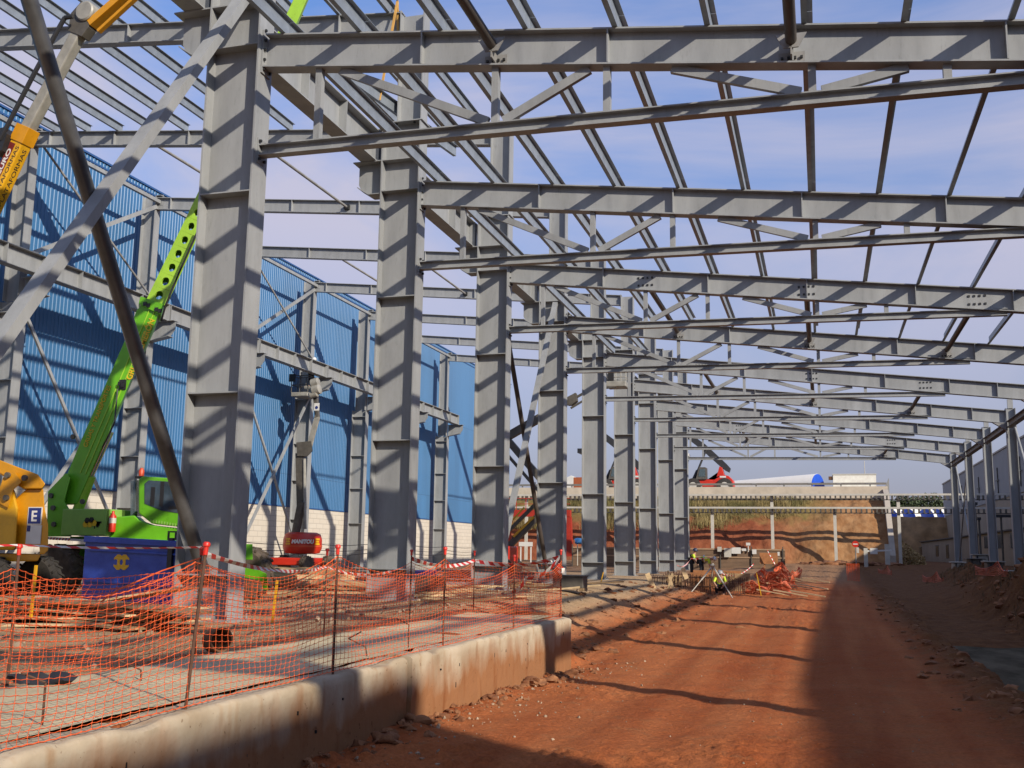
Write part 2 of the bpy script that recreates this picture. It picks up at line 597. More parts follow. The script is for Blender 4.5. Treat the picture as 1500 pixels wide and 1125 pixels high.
def soil_mat():
    m = bpy.data.materials.new("red_earth")
    m.use_nodes = True
    nt = m.node_tree
    L = nt.links.new
    b = nt.nodes["Principled BSDF"]
    tc = nt.nodes.new("ShaderNodeTexCoord")
    sp = nt.nodes.new("ShaderNodeSeparateXYZ")
    L(tc.outputs["Object"], sp.inputs[0])

    def noise(sc, det=6, rough=0.6):
        n = nt.nodes.new("ShaderNodeTexNoise")
        n.inputs["Scale"].default_value = sc
        n.inputs["Detail"].default_value = det
        n.inputs["Roughness"].default_value = rough
        L(tc.outputs["Object"], n.inputs["Vector"])
        return n.outputs["Fac"]

    def ramp(fac, p0, p1, c0, c1):
        r = nt.nodes.new("ShaderNodeValToRGB")
        r.color_ramp.elements[0].position = p0
        r.color_ramp.elements[1].position = p1
        r.color_ramp.elements[0].color = (*sc(c0), 1)
        r.color_ramp.elements[1].color = (*sc(c1), 1)
        L(fac, r.inputs["Fac"])
        return r.outputs["Color"]

    def mix(fac, a, c):
        x = nt.nodes.new("ShaderNodeMix")
        x.data_type = 'RGBA'
        L(fac, x.inputs[0])
        L(a, x.inputs[6])
        L(c, x.inputs[7])
        return x.outputs[2]

    def maprange(v, a, c, noise_fac=None, amt=1.0):
        if noise_fac is not None:
            q = nt.nodes.new("ShaderNodeMath")
            q.operation = 'MULTIPLY_ADD'
            L(noise_fac, q.inputs[0])
            q.inputs[1].default_value = amt
            L(v, q.inputs[2])
            v = q.outputs[0]
        r = nt.nodes.new("ShaderNodeMapRange")
        r.interpolation_type = 'SMOOTHSTEP'
        r.inputs["From Min"].default_value = a
        r.inputs["From Max"].default_value = c
        L(v, r.inputs["Value"])
        return r.outputs["Result"]

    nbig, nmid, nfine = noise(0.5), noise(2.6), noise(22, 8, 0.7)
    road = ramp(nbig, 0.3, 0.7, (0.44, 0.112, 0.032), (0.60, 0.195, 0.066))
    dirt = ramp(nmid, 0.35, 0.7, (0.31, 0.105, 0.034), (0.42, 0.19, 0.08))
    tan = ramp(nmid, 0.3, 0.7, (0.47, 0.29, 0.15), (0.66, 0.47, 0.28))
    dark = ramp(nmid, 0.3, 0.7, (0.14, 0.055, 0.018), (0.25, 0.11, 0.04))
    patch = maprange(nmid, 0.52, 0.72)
    road = mix(patch, road, dirt)
    mpr = nt.nodes.new("ShaderNodeMapping")
    mpr.inputs["Scale"].default_value = (2.2, 0.07, 1)
    L(tc.outputs["Object"], mpr.inputs["Vector"])
    nr = nt.nodes.new("ShaderNodeTexNoise")
    nr.inputs["Scale"].default_value = 1.0
    nr.inputs["Detail"].default_value = 4
    L(mpr.outputs["Vector"], nr.inputs["Vector"])
    rut = ramp(nr.outputs["Fac"], 0.40, 0.62, (0.38, 0.092, 0.026), (0.62, 0.22, 0.08))
    rm = nt.nodes.new("ShaderNodeMix")
    rm.data_type = 'RGBA'
    rm.inputs[0].default_value = 0.38
    L(road, rm.inputs[6])
    L(rut, rm.inputs[7])
    road = rm.outputs[2]
    left = maprange(sp.outputs["X"], -4.4, -6.6, nmid, 1.6)
    c = mix(left, road, tan)
    # paler crushed surface near the far end
    far = maprange(sp.outputs["Y"], 58, 74, nmid, 6)
    pale = ramp(nmid, 0.3, 0.7, (0.33, 0.17, 0.085), (0.42, 0.25, 0.14))
    c = mix(far, c, pale)
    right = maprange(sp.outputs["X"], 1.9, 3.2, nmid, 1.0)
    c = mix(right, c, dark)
    fine = ramp(nfine, 0.25, 0.8, (0.80, 0.80, 0.80), (1.75, 1.75, 1.75))
    mu = nt.nodes.new("ShaderNodeMix")
    mu.data_type = 'RGBA'
    mu.blend_type = 'MULTIPLY'
    mu.inputs[0].default_value = 1
    L(c, mu.inputs[6])
    L(fine, mu.inputs[7])
    # small pale pebbles
    vo = nt.nodes.new("ShaderNodeTexVoronoi")
    vo.inputs["Scale"].default_value = 9
    L(tc.outputs["Object"], vo.inputs["Vector"])
    lt = nt.nodes.new("ShaderNodeMath")
    lt.operation = 'LESS_THAN'
    lt.inputs[1].default_value = 0.08
    L(vo.outputs["Distance"], lt.inputs[0])
    gt = nt.nodes.new("ShaderNodeMath")
    gt.operation = 'GREATER_THAN'
    gt.inputs[1].default_value = 0.56
    L(noise(1.3), gt.inputs[0])
    an = nt.nodes.new("ShaderNodeMath")
    an.operation = 'MULTIPLY'
    L(lt.outputs[0], an.inputs[0])
    L(gt.outputs[0], an.inputs[1])
    peb = nt.nodes.new("ShaderNodeRGB")
    peb.outputs[0].default_value = (0.33, 0.22, 0.14, 1)
    fin = mix(an.outputs[0], mu.outputs[2], peb.outputs[0])
    L(fin, b.inputs["Base Color"])
    b.inputs["Roughness"].default_value = 0.95
    b.inputs["Specular IOR Level"].default_value = 0.15
    bp = nt.nodes.new("ShaderNodeBump")
    bp.inputs["Strength"].default_value = 0.9
    bp.inputs["Distance"].default_value = 0.05
    L(noise(16, 9, 0.7), bp.inputs["Height"])
    L(bp.outputs["Normal"], b.inputs["Normal"])
    return m


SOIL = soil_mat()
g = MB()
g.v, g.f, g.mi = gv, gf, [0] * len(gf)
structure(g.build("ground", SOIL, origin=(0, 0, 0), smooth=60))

CLOD = mat("earth_clods", (0.30, 0.10, 0.034), 0.95, 0, 0.4, 3, 0.5, 20, c2=(0.40, 0.19, 0.085))
STONE = mat("pale_stones", (0.42, 0.31, 0.21), 0.9, 0, 0.3, 3, 0.4, 20)
rb = MB().use(CLOD)
for i in range(420):
    y = 5 + 14.5 * random.random()
    x = -4.5 + abs(random.gauss(0, 0.22))
    r = 0.012 + 0.04 * random.random() ** 3
    rb.blob((x, y, gh(x, y) + r * 0.2), r, 2, 0.5, (1.2, 1, 0.8))
for i in range(16):
    y = 5 + 14.5 * random.random()
    x = -4.42 + abs(random.gauss(0, 0.14))
    r = 0.05 + 0.07 * random.random()
    rb.blob((x, y, gh(x, y) + r * 0.1), r, 3, 0.55, (1.3, 1, 0.7))
for i in range(700):
    y = 19.5 + 30 * random.random()
    x = -5.8 + random.gauss(0, 1.0)
    r = 0.02 + 0.10 * random.random() ** 5
    rb.blob((x, y, gh(x, y) + r * 0.1), r, 2, 0.5, (1.3, 1, 0.7))
for i in range(520):
    y = 7 + 45 * random.random() ** 1.5
    x = 2.5 + random.gauss(0, 0.4)
    r = 0.015 + 0.08 * random.random() ** 4
    rb.blob((x, y, gh(x, y) + r * 0.1), r, 2, 0.5, (1.3, 1, 0.7))
for i in range(400):
    y = 9 + 45 * random.random()
    x = 6.8 + random.gauss(0, 0.6)
    r = 0.03 + 0.12 * random.random() ** 3
    rb.blob((x, y, gh(x, y) + r * 0.1), r, 2, 0.5, (1.2, 1, 0.8))
rb.use(STONE)
for i in range(300):
    y = 5 + 16 * random.random()
    x = -4.35 + abs(random.gauss(0, 0.6))
    r = 0.006 + 0.02 * random.random() ** 3
    rb.blob((x, y, gh(x, y) + r * 0.3), r, 1, 0.4)
for i in range(260):
    y = 6 + 24 * random.random()
    x = -4 + 7 * random.random()
    r = 0.004 + 0.010 * random.random() ** 2
    rb.blob((x, y, gh(x, y) + r * 0.3), r, 1, 0.4)
for i in range(900):
    y = 8 + 34 * random.random()
    x = -7 - 10 * random.random()
    r = 0.015 + 0.05 * random.random() ** 2
    rb.blob((x, y, gh(x, y) + r * 0.3), r, 1, 0.4)
tag(rb.build("rubble", origin=(0, 0, 0), smooth=50), "loose red earth clods and pale stones strewn along the wall foot and road edges",
    "rubble", kind="stuff")

scr = MB().use(mat("dead_brown_scrub", (0.13, 0.085, 0.04), 0.9, 0, 0.4, 1.0, c2=(0.24, 0.16, 0.075)))
for i in range(5200):
    y = 10 + 56 * random.random() ** 1.2
    x = 7.2 + random.gauss(0, 0.62)
    if nz(x, y, 0.5, 98) < -0.12:
        continue
    z = gh(x, y)
    h = 0.06 + 0.20 * random.random() ** 2
    for q in range(3):
        a = random.random() * 6.28
        dx, dy = math.cos(a), math.sin(a)
        bx, by = x + 0.08 * random.gauss(0, 1), y + 0.08 * random.gauss(0, 1)
        l = 0.16 * random.random()
        scr.add([(bx - dy * 0.012, by + dx * 0.012, z - 0.05), (bx + dy * 0.012, by - dx * 0.012, z - 0.05), (bx + dx * l, by + dy * l, z + h)], [(0, 1, 2)])
tag(scr.build("dry_scrub", origin=(0, 0, 0)), "dead brown scrub and roots on the shaded right hand bank", "scrub", kind="stuff")

# ------------------------------------------------------------------ foreground concrete wall


def wall_mat():
    m = bpy.data.materials.new("stained_wall_concrete")
    m.use_nodes = True
    nt = m.node_tree
    L = nt.links.new
    b = nt.nodes["Principled BSDF"]
    tc = nt.nodes.new("ShaderNodeTexCoord")
    sp = nt.nodes.new("ShaderNodeSeparateXYZ")
    L(tc.outputs["Object"], sp.inputs[0])

    def noise(sc, st=(1, 1, 1), det=6):
        mp = nt.nodes.new("ShaderNodeMapping")
        mp.inputs["Scale"].default_value = st
        L(tc.outputs["Object"], mp.inputs["Vector"])
        n = nt.nodes.new("ShaderNodeTexNoise")
        n.inputs["Scale"].default_value = sc
        n.inputs["Detail"].default_value = det
        L(mp.outputs["Vector"], n.inputs["Vector"])
        return n.outputs["Fac"]

    def ramp(f, p0, p1, c0, c1):
        r = nt.nodes.new("ShaderNodeValToRGB")
        r.color_ramp.elements[0].position, r.color_ramp.elements[1].position = p0, p1
        r.color_ramp.elements[0].color, r.color_ramp.elements[1].color = (*sc(c0), 1), (*sc(c1), 1)
        L(f, r.inputs["Fac"])
        return r.outputs["Color"]
    base = ramp(noise(1.3), 0.3, 0.75, (0.42, 0.325, 0.215), (0.66, 0.56, 0.42))
    # earth splashed and smeared up from the foot, with an uneven upper limit
    q = nt.nodes.new("ShaderNodeMath")
    q.operation = 'MULTIPLY_ADD'
    L(noise(2.2, (1, 1, 0.5)), q.inputs[0])
    q.inputs[1].default_value = -0.9
    L(sp.outputs["Z"], q.inputs[2])
    mr = nt.nodes.new("ShaderNodeMapRange")
    mr.inputs["From Min"].default_value = 0.36
    mr.inputs["From Max"].default_value = 0.0
    L(q.outputs[0], mr.inputs["Value"])
    mx = nt.nodes.new("ShaderNodeMix")
    mx.data_type = 'RGBA'
    L(mr.outputs[0], mx.inputs[0])
    L(base, mx.inputs[6])
    mx.inputs[7].default_value = (0.27, 0.125, 0.055, 1)
    # rusty runs
    run = ramp(noise(4.0, (1, 1.2, 0.28)), 0.56, 0.72, (1.35, 1.35, 1.35), (1.0, 0.75, 0.55))
    mu = nt.nodes.new("ShaderNodeMix")
    mu.data_type = 'RGBA'
    mu.blend_type = 'MULTIPLY'
    mu.inputs[0].default_value = 0.8
    L(mx.outputs[2], mu.inputs[6])
    L(run, mu.inputs[7])
    pit = ramp(noise(19, (1, 1, 1), 3), 0.68, 0.72, (1.35, 1.35, 1.35), (0.6, 0.48, 0.38))
    mu2 = nt.nodes.new("ShaderNodeMix")
    mu2.data_type = 'RGBA'
    mu2.blend_type = 'MULTIPLY'
    mu2.inputs[0].default_value = 0.7
    L(mu.outputs[2], mu2.inputs[6])
    L(pit, mu2.inputs[7])
    L(mu2.outputs[2], b.inputs["Base Color"])
    b.inputs["Roughness"].default_value = 0.92
    b.inputs["Specular IOR Level"].default_value = 0.2
    bp = nt.nodes.new("ShaderNodeBump")
    bp.inputs["Strength"].default_value = 0.6
    bp.inputs["Distance"].default_value = 0.02
    L(noise(9, det=9), bp.inputs["Height"])
    L(bp.outputs["Normal"], b.inputs["Normal"])
    return m


WALLM = wall_mat()


def rough_wall(name, x0, x1, y0, y1, zb, zt, label):
    ny = int((y1 - y0) / 0.06)
    # ring of section points : front bottom -> front top -> back top -> back bottom
    sec = [(x1, zb)] + [(x1, zb + (zt - zb) * i / 12) for i in range(1, 12)] + [(x1, zt - 0.03), (x1 - 0.03, zt)] + \
          [(x1 - (x1 - x0) * i / 5, zt) for i in range(1, 5)] + [(x0, zt), (x0, zb)]
    n = len(sec)
    vs, fs = [], []
    for j in range(ny + 1):
        y = y0 + (y1 - y0) * j / ny
        for (x, z) in sec:
            d = 0.016 * nz(y + x, z, 2.2, 5) + 0.009 * nz(y, z + x, 8, 6) + (0.010 if int((y - y0) / 2.44) % 2 else 0.0)
            zz = z + (0.016 * nz(y, x, 1.4, 8) + 0.010 * nz(y, x, 6, 9) if z > zt - 0.05 else 0)
            zz -= 0.09 * max(0, nz(y, x, 2.6, 77) - 0.22) if z > zt - 0.05 else 0
            vs.append((x + d, y, zz))
    for j in range(ny):
        for i in range(n - 1):
            fs.append((j * n + i, (j + 1) * n + i, (j + 1) * n + i + 1, j * n + i + 1))
    fs.append(tuple(range(n)))
    fs.append(tuple(reversed(range(ny * n, ny * n + n))))
    mb = MB().use(WALLM)
    mb.add(vs, [tuple(reversed(f)) for f in fs])
    mb.use(BOLT)
    yy = y0 + 0.5
    while yy < y1 - 0.2:
        for zz in (zt - 0.30, zt - 0.52):
            q = yy + 0.7 * random.random()
            if random.random() < 0.45:
                continue
            mb.box((x1 - 0.03, q, zz + 0.05 * random.random()), (x1 + 0.012, q + 0.012, zz + 0.07))
        yy += 0.95
    return tag(mb.build(name, None, origin=(0, 0, -0.85), smooth=50), label, "wall")


rough_wall("concrete_wall", -4.83, -4.50, 11.32, 19.15, -1.2, 0.055,
           "stained concrete retaining wall ending beside the red earth track")
rough_wall("concrete_wall", -4.86, -4.56, -1.5, 11.30, -1.2, 0.035,
           "nearest length of low concrete wall, shaded and soil stained, at the bottom left")

sl = MB()
ny, nxs = 150, 16
vs, fs = [], []
for j in range(ny + 1):
    y = -1.5 + 21 * j / ny
    for i in range(nxs + 1):
        x = -6.75 + 1.885 * i / nxs + (0.12 * nz(0, y, 0.8, 3) if i == 0 else 0)
        vs.append((x, y, 0.05 + 0.02 * nz(x, y, 0.9, 71) + 0.008 * nz(x, y, 5, 72) - (0.18 if i == 0 else 0)))
for j in range(ny):
    for i in range(nxs):
        a = j * (nxs + 1) + i
        fs.append((a, a + 1, a + nxs + 2, a + nxs + 1))
sl.add(vs, fs)
SLAB = mat("pale_lean_concrete", (0.66, 0.55, 0.34), 0.92, 0, 0.2, 1.0, 0.4, 16)
tag(sl.build("concrete_slab", SLAB, smooth=60), "pale lean concrete strip lying between the two rows of orange net",
    "concrete slab")
sl = MB()
vs, fs = [], []
for j in range(61):
    y = 12 + 28 * j / 60
    for i in range(13):
        x = 2.7 + 3.8 * i / 12
        vs.append((x, y, -1.22 + 0.012 * nz(x, y, 0.8, 3) + (0.35 if False else 0)))
for j in range(60):
    for i in range(12):
        a = j * 13 + i
        fs.append((a, a + 1, a + 14, a + 13))
sl.add(vs, fs)
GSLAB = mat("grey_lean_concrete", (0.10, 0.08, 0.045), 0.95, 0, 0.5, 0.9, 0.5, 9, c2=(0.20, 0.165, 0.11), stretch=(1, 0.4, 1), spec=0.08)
tag(sl.build("concrete_slab", GSLAB), "grey lean concrete in the bottom of the shaded trench at right", "concrete slab")

# ------------------------------------------------------------------ steel frame : middle columns
XL, XR = -9.67, 8.93
col = thing("steel_column", (-10.21, Y0, 0), "nearest grey steel column of the middle row, beside the blue skip", "steel column",
            "middle row of tall steel columns")
B5 = 0.5
mb = MB().extr(Iprof(1.08, B5, 0.035, 0.022), (-10.21, Y0, 0.0), (-10.21, Y0, 12.3), up=(1, 0, 0))
mb.build("shaft", STEEL, col)
mb = MB().extr(Iprof(0.69, 0.42, 0.03, 0.02), (-10.015, Y0, 12.325), (-10.015, Y0, 15.38), up=(1, 0, 0))
mb.build("upper_shaft", STEEL, col)
mb = MB().box((-10.8, Y0 - 0.27, 12.3), (-9.62, Y0 + 0.27, 12.325))
mb.use(BOLT)
for bx in (-10.6, -10.4, -9.9):
    mb.box((bx, Y0 - 0.2, 12.26), (bx + 0.05, Y0 - 0.15, 12.3))
MBm = mb
mb.mats = [BOLT]
mb.mats = [STEEL, BOLT]
mb.mi = [0] * 6 + [1] * (len(mb.f) - 6)
mb.build("splice_plate", None, col)


def halfplate(z, t=0.025):
    m_ = MB()
    for sgn in (-1, 1):
        y0, y1 = sorted((Y0 + sgn * 0.011, Y0 + sgn * (B5 / 2 - 0.002)))
        m_.box((-10.714, y0, z), (-9.706, y1, z + t))
    return m_


for z in (10.44, 11.28, 7.60, 3.92, 0.76):
    halfplate(z).build("stiffener", STEEL, col)
mb = MB()
# bracket carrying the crane girder on the left side
pts = [(-10.752, 10.42), (-11.1, 10.42), (-11.40, 10.62), (-11.47, 10.75), (-11.47, 11.28), (-10.752, 11.28)]
mb.prism_y(pts, Y0 - 0.012, Y0 + 0.012)
mb.box((-11.55, Y0 - 0.24, 11.282), (-10.752, Y0 + 0.24, 11.31))
mb.extr(rect(0.44, 0.022), (-10.752, Y0, 10.408), (-11.1, Y0, 10.408))
mb.extr(rect(0.44, 0.022), (-11.1, Y0, 10.408), (-11.42, Y0, 10.62))
mb.build("girder_bracket", STEEL, col)
mb = MB().box((-10.86, Y0 - 0.36, -0.03), (-9.57, Y0 + 0.36, 0.03))
for bx in (-10.8, -9.63):
    for by in (-0.3, 0.3):
        mb.tube((bx, Y0 + by, 0.03), (bx, Y0 + by, 0.12), 0.02, n=6)
mb.build("base_plate", STEEL2, col)
settle(col)
for k in range(1, 9):
    lab = {1: "second grey steel column of the middle row, behind the orange net",
           2: "third grey steel column of the middle row, with crossed rods on its far side",
           3: "fourth grey steel column of the middle row, with crossed rods on its near side",
           4: "fifth grey steel column of the middle row, just left of the hanging work basket",
           5: "sixth grey steel column of the middle row, work basket before its top",
           6: "seventh grey steel column of the middle row, third from its far end",
           7: "eighth grey steel column of the middle row, second from its far end",
           8: "ninth and farthest grey steel column of the middle row, beside the workers"}[k]
    dup(col, (0, k * S, 0), lab)
for k in (-1,):
    dup(col, (0, k * S, 0), "grey steel column of the middle row beyond the left edge, foot of the light brace")

# ------------------------------------------------------------------ right nave trusses
tr = thing("roof_truss", (XL, Y0, ztop(XL) - 2.4), "nearest grey roof truss, crossing the top of the picture", "roof truss",
           "roof trusses of the right nave")


def zmid(X):
    return ztop(X) - 0.33


def zbot(X):
    return ztop(X) - 0.655


MBr = MB().extr(Iprof(0.65, 0.30, 0.028, 0.016), (XL + 0.03, Y0, zmid(XL + 0.03)), (XR, Y0, zmid(XR)))
MBr.build("rafter", STEEL, tr)
TZ0, TZ1 = 7.18 + F, 7.0 + F


def zt_(X):
    return TZ0 + (TZ1 - TZ0) * (X - XL) / (5.33 - XL)


mb = MB().extr(Iprof(0.21, 0.2, 0.022, 0.016), (XL + 0.02, Y0, zt_(XL)), (5.33, Y0, zt_(5.33)))
mb.build("tie_beam", STEEL, tr)
for X in (-8.52, -5.15, -3.2, 0.08, 2.05):
    mb = MB().extr(rect(0.12, 0.13), (X, Y0, zt_(X) + 0.1), (X, Y0, zbot(X) + 0.002), up=(0, 1, 0))
    mb.build("post", STEEL, tr)
for Xa, za, Xb, zb in ((-8.1, zbot(-8.1) - 0.03, -5.28, zt_(-5.28) + 0.15), (-5.0, zt_(-5) + 0.13, -3.5, zbot(-3.5) - 0.03),
                       (-2.12, zbot(-2.12) - 0.03, -0.1, zt_(0) + 0.14), (0.22, zt_(0.2) + 0.13, 1.5, zbot(1.5) - 0.03)):
    mb = MB().extr(rect(0.15, 0.09), (Xa, Y0, za), (Xb, Y0, zb), up=(0, -1, 0))
    mb.build("diagonal", STEEL, tr)
for X in (-6.5, -3.17, -0.2, 2.88, 5.5, 7.4):
    mb = MB()
    for sg in (-1, 1):
        y0, y1 = sorted((Y0 + sg * 0.009, Y0 + sg * 0.15))
        mb.box((X - 0.012, y0, zbot(X) + 0.035), (X + 0.012, y1, ztop(X) - 0.036))
    mb.build("stiffener", STEEL, tr)
mb = MB().use(STEEL)
mb.box((XL + 0.002, Y0 - 0.16, zbot(XL) - 0.12), (XL + 0.029, Y0 + 0.16, ztop(XL) + 0.06))
mb.use(BOLT)
for i in range(5):
    for sg in (-1, 1):
        z = zbot(XL) - 0.06 + i * 0.19
        mb.box((XL + 0.029, Y0 + sg * 0.11 - 0.02, z), (XL + 0.07, Y0 + sg * 0.11 + 0.02, z + 0.04))
mb.build("end_plate", None, tr)
mb = MB().use(STEEL)
mb.box((XL + 0.002, Y0 - 0.13, zt_(XL) - 0.24), (XL + 0.018, Y0 + 0.13, zt_(XL) + 0.22))
mb.use(BOLT)
for z in (-0.2, 0.14):
    for sg in (-1, 1):
        mb.box((XL + 0.018, Y0 + sg * 0.09 - 0.02, zt_(XL) + z), (XL + 0.07, Y0 + sg * 0.09 + 0.02, zt_(XL) + z + 0.045))
mb.build("tie_end_plate", None, tr)
settle(tr)
TRK = {0: tr}
for k in list(range(1, 9)) + [-1, -2]:
    lab = ("%s roof truss of the right nave, counted from the top of the picture" % ORD[k].capitalize()) if k > 0 else \
        ("grey roof truss overhead, %s one before the nearest truss" % ORDN[-k - 1])
    if k == 8:
        lab = "farthest and lowest roof truss of the right nave, above the red reach stacker"
    TRK[k] = dup(tr, (0, k * S, 0), lab)

# bolt hole plates on the truss webs are tiny; purlins
PX = [-9.2, -7.66, -6.1, -4.55, -3.0, -1.48, 0.03, 1.5, 3.0, 4.5, 6.0, 7.5, 8.65]
BAYN = {-2: "rearmost unseen", -1: "overhead", 0: "first full", 1: "second", 2: "third"}
proto = None
for k in (-2, -1, 0, 1, 2):
    for i, X in enumerate(PX):
        ya, yb = YK(k) + 0.012, YK(k + 1) + 0.15
        lab = "purlin of the right nave roof, %s bay, %s from the middle columns" % (BAYN[k], ORDN[i])
        if proto is None:
            mb = MB().extr(Zprof(0.28, 0.09, 0.009), (X, ya, ztop(X) + 0.142), (X, yb - 0.15, ztop(X) + 0.142))
            mb.add([], [])
            proto = mb.build("roof_purlin", GALV)
            tag(proto, lab, "purlin", "roof purlins of the right nave")
            PB = V((X, ya, ztop(X)))
        else:
            dup(proto, V((X, ya, ztop(X))) - PB, lab)
# a few purlins already placed in the fourth bay
for i, X in enumerate(PX[:2]):
    dup(proto, V((X, YK(3) + 0.012, ztop(X))) - PB,
        "purlin of the right nave roof, fourth bay, %s from the middle columns" % ORDN[i])

# left nave rafters
RXa, RXb = -29.4, -10.36
lr = thing("roof_rafter", (RXa, YK(1), zleft(RXa) - 0.6), "nearest rafter of the left nave, top left behind the orange jib", "rafter",
           "rafters of the left nave")
mb = MB().extr(Iprof(0.58, 0.28, 0.026, 0.015), (RXa, YK(1), zleft(RXa) - 0.29), (RXb, YK(1), zleft(RXb) - 0.29))
mb.build("beam", STEEL, lr)
for X in (-28.6, -25.6, -22.3, -19, -15.4, -12.2):
    mb = MB()
    for sg in (-1, 1):
        y0, y1 = sorted((YK(1) + sg * 0.009, YK(1) + sg * 0.14))
        mb.box((X - 0.012, y0, zleft(X) - 0.55), (X + 0.012, y1, zleft(X) - 0.03))
    mb.build("stiffener", STEEL, lr)
mb = MB().box((RXb - 0.028, YK(1) - 0.15, zleft(RXb) - 0.7), (RXb - 0.001, YK(1) + 0.15, zleft(RXb) + 0.04))
mb.build("end_plate", STEEL, lr)
settle(lr)
for k in (2, 3, 4, 5, 6, 7, 8):
    dup(lr, (0, (k - 1) * S, 0), "%s rafter of the left nave, counted from the top left" % ORDN[k - 1] if k < 8 else
        "farthest rafter of the left nave, lowest above the blue building's end")
dup(lr, (0, -S, 0), "left nave rafter above the nearest middle column, out of the picture")

LPX = [-28.35 + 1.47 * i for i in range(13)]
proto2 = None
for k in (0, 1):
    for i, X in enumerate(LPX):
        ya, yb = YK(k) + 0.1, YK(k + 1) + 0.09
        lab = "purlin of the left nave roof, %s bay, %s from the blue building" % (ORDN[k], ORDN[i])
        if proto2 is None:
            mb = MB().extr(Zprof(0.28, 0.09, 0.009), (X, ya, zleft(X) + 0.142), (X, yb, zleft(X) + 0.142))
            proto2 = mb.build("roof_purlin", GALV)
            tag(proto2, lab, "purlin", "roof purlins of the left nave")
            PB2 = V((X, ya, zleft(X)))
        else:
            dup(proto2, V((X, ya, zleft(X))) - PB2, lab)

# ------------------------------------------------------------------ longitudinal struts between truss webs
st = thing("bracing_strut", (-5.15, YK(-1), zmid(-5.15) - 0.1), "dark strut overhead running into the nearest truss, left one",
           "strut", "longitudinal struts between truss webs")
xs_ = -5.15
zst = zmid(xs_) - 0.02
mb = MB().tube((xs_, YK(-1) + 0.2, zst), (xs_, YK(0) - 0.18, zst), 0.09, n=14)
mb.build("tube", DARKST, st, smooth=40)
for sg, yy in ((1, YK(-1)), (-1, YK(0))):
    mb = MB().use(STEEL2)
    mb.box((xs_ - 0.2, *sorted((yy + sg * 0.010, yy + sg * 0.026))[0:1], zst - 0.24), (xs_ + 0.2, sorted((yy + sg * 0.010, yy + sg * 0.026))[1], zst - 0.08))
    a, b_ = sorted((yy + sg * 0.027, yy + sg * 0.3))
    mb.box((xs_ - 0.012, a, zst - 0.24), (xs_ + 0.012, b_, zst + 0.1))
    mb.add([(xs_ - 0.24, a, zst + 0.1), (xs_ + 0.24, a, zst + 0.1), (xs_ + 0.11, a, zst - 0.13), (xs_ - 0.11, a, zst - 0.13),
            (xs_ - 0.24, a + 0.03, zst + 0.1), (xs_ + 0.24, a + 0.03, zst + 0.1), (xs_ + 0.11, a + 0.03, zst - 0.13), (xs_ - 0.11, a + 0.03, zst - 0.13)],
           [(0, 3, 2, 1), (4, 5, 6, 7), (0, 1, 5, 4), (1, 2, 6, 5), (2, 3, 7, 6), (3, 0, 4, 7)])
    mb.use(BOLT)
    for bx in (-0.15, -0.05, 0.05, 0.15):
        y0, y1 = sorted((yy + sg * 0.026, yy + sg * 0.06))
        mb.box((xs_ + bx - 0.02, y0, zst - 0.2), (xs_ + bx + 0.02, y1, zst - 0.16))
    mb.build("bracket", None, st)
settle(st)
SX = [-5.15, -0.22, 4.55]
names = {-1: ("overhead running into the nearest truss", ["left one", "middle one", "right one"]),
         2: ("between the third and fourth truss", ["left one", "middle one", "right one"]),
         4: ("between the fifth and sixth truss", ["left one", "middle one", "right one"]),
         7: ("between the two farthest trusses", ["left one", "middle one", "right one"])}
for k in (-1, 2, 4, 7):
    for i, X in enumerate(SX):
        if k == -1 and i == 0:
            continue
        dup(st, (X - xs_, (k + 1) * S, zmid(X) - zmid(xs_)), "dark strut %s, %s" % (names[k][0], names[k][1][i]))

for k in (2, 4, 7):
    for X in SX:
        for dz in (-0.14, 0.10):
            for q in range(4):
                bx = X - 0.22 + 0.145 * q
                MB().box((bx - 0.03, YK(k) - 0.03, zmid(X) + dz - 0.03), (bx + 0.03, YK(k) - 0.009, zmid(X) + dz + 0.03)).build("bolt", BOLT, TRK[k])
# struts of the left nave
ls = thing("bracing_strut", (-24.2, YK(2), 16.1), "thin pale strut between the two nearest left rafters, above the blue wall", "strut",
           "longitudinal struts of the left nave")
xa = -24.2
zs = zleft(xa) - 0.3
MB().tube((xa, YK(2) + 0.1, zs), (xa, YK(3) - 0.1, zs), 0.06, n=10).build("tube", STEEL2, ls, smooth=40)
for sg, yy in ((1, YK(2)), (-1, YK(3))):
    y0, y1 = sorted((yy + sg * 0.012, yy + sg * 0.16))
    MB().use(BOLT).box((xa - 0.12, y0, zs - 0.1), (xa + 0.12, y1, zs + 0.1)).build("bracket", None, ls)
settle(ls)
for n_, (k, X) in enumerate(((2, -19.6), (2, -14.6), (4, -24.2), (4, -19.6), (4, -14.6), (7, -14.6))):
    dup(ls, (X - xa, (k - 2) * S, zleft(X) - zleft(xa)),
        "thin pale strut of the left nave, %s bay, %s" % (ORDN[k], {-24.2: "nearest the blue wall", -19.6: "middle of the span", -14.6: "near the middle columns"}[X]))

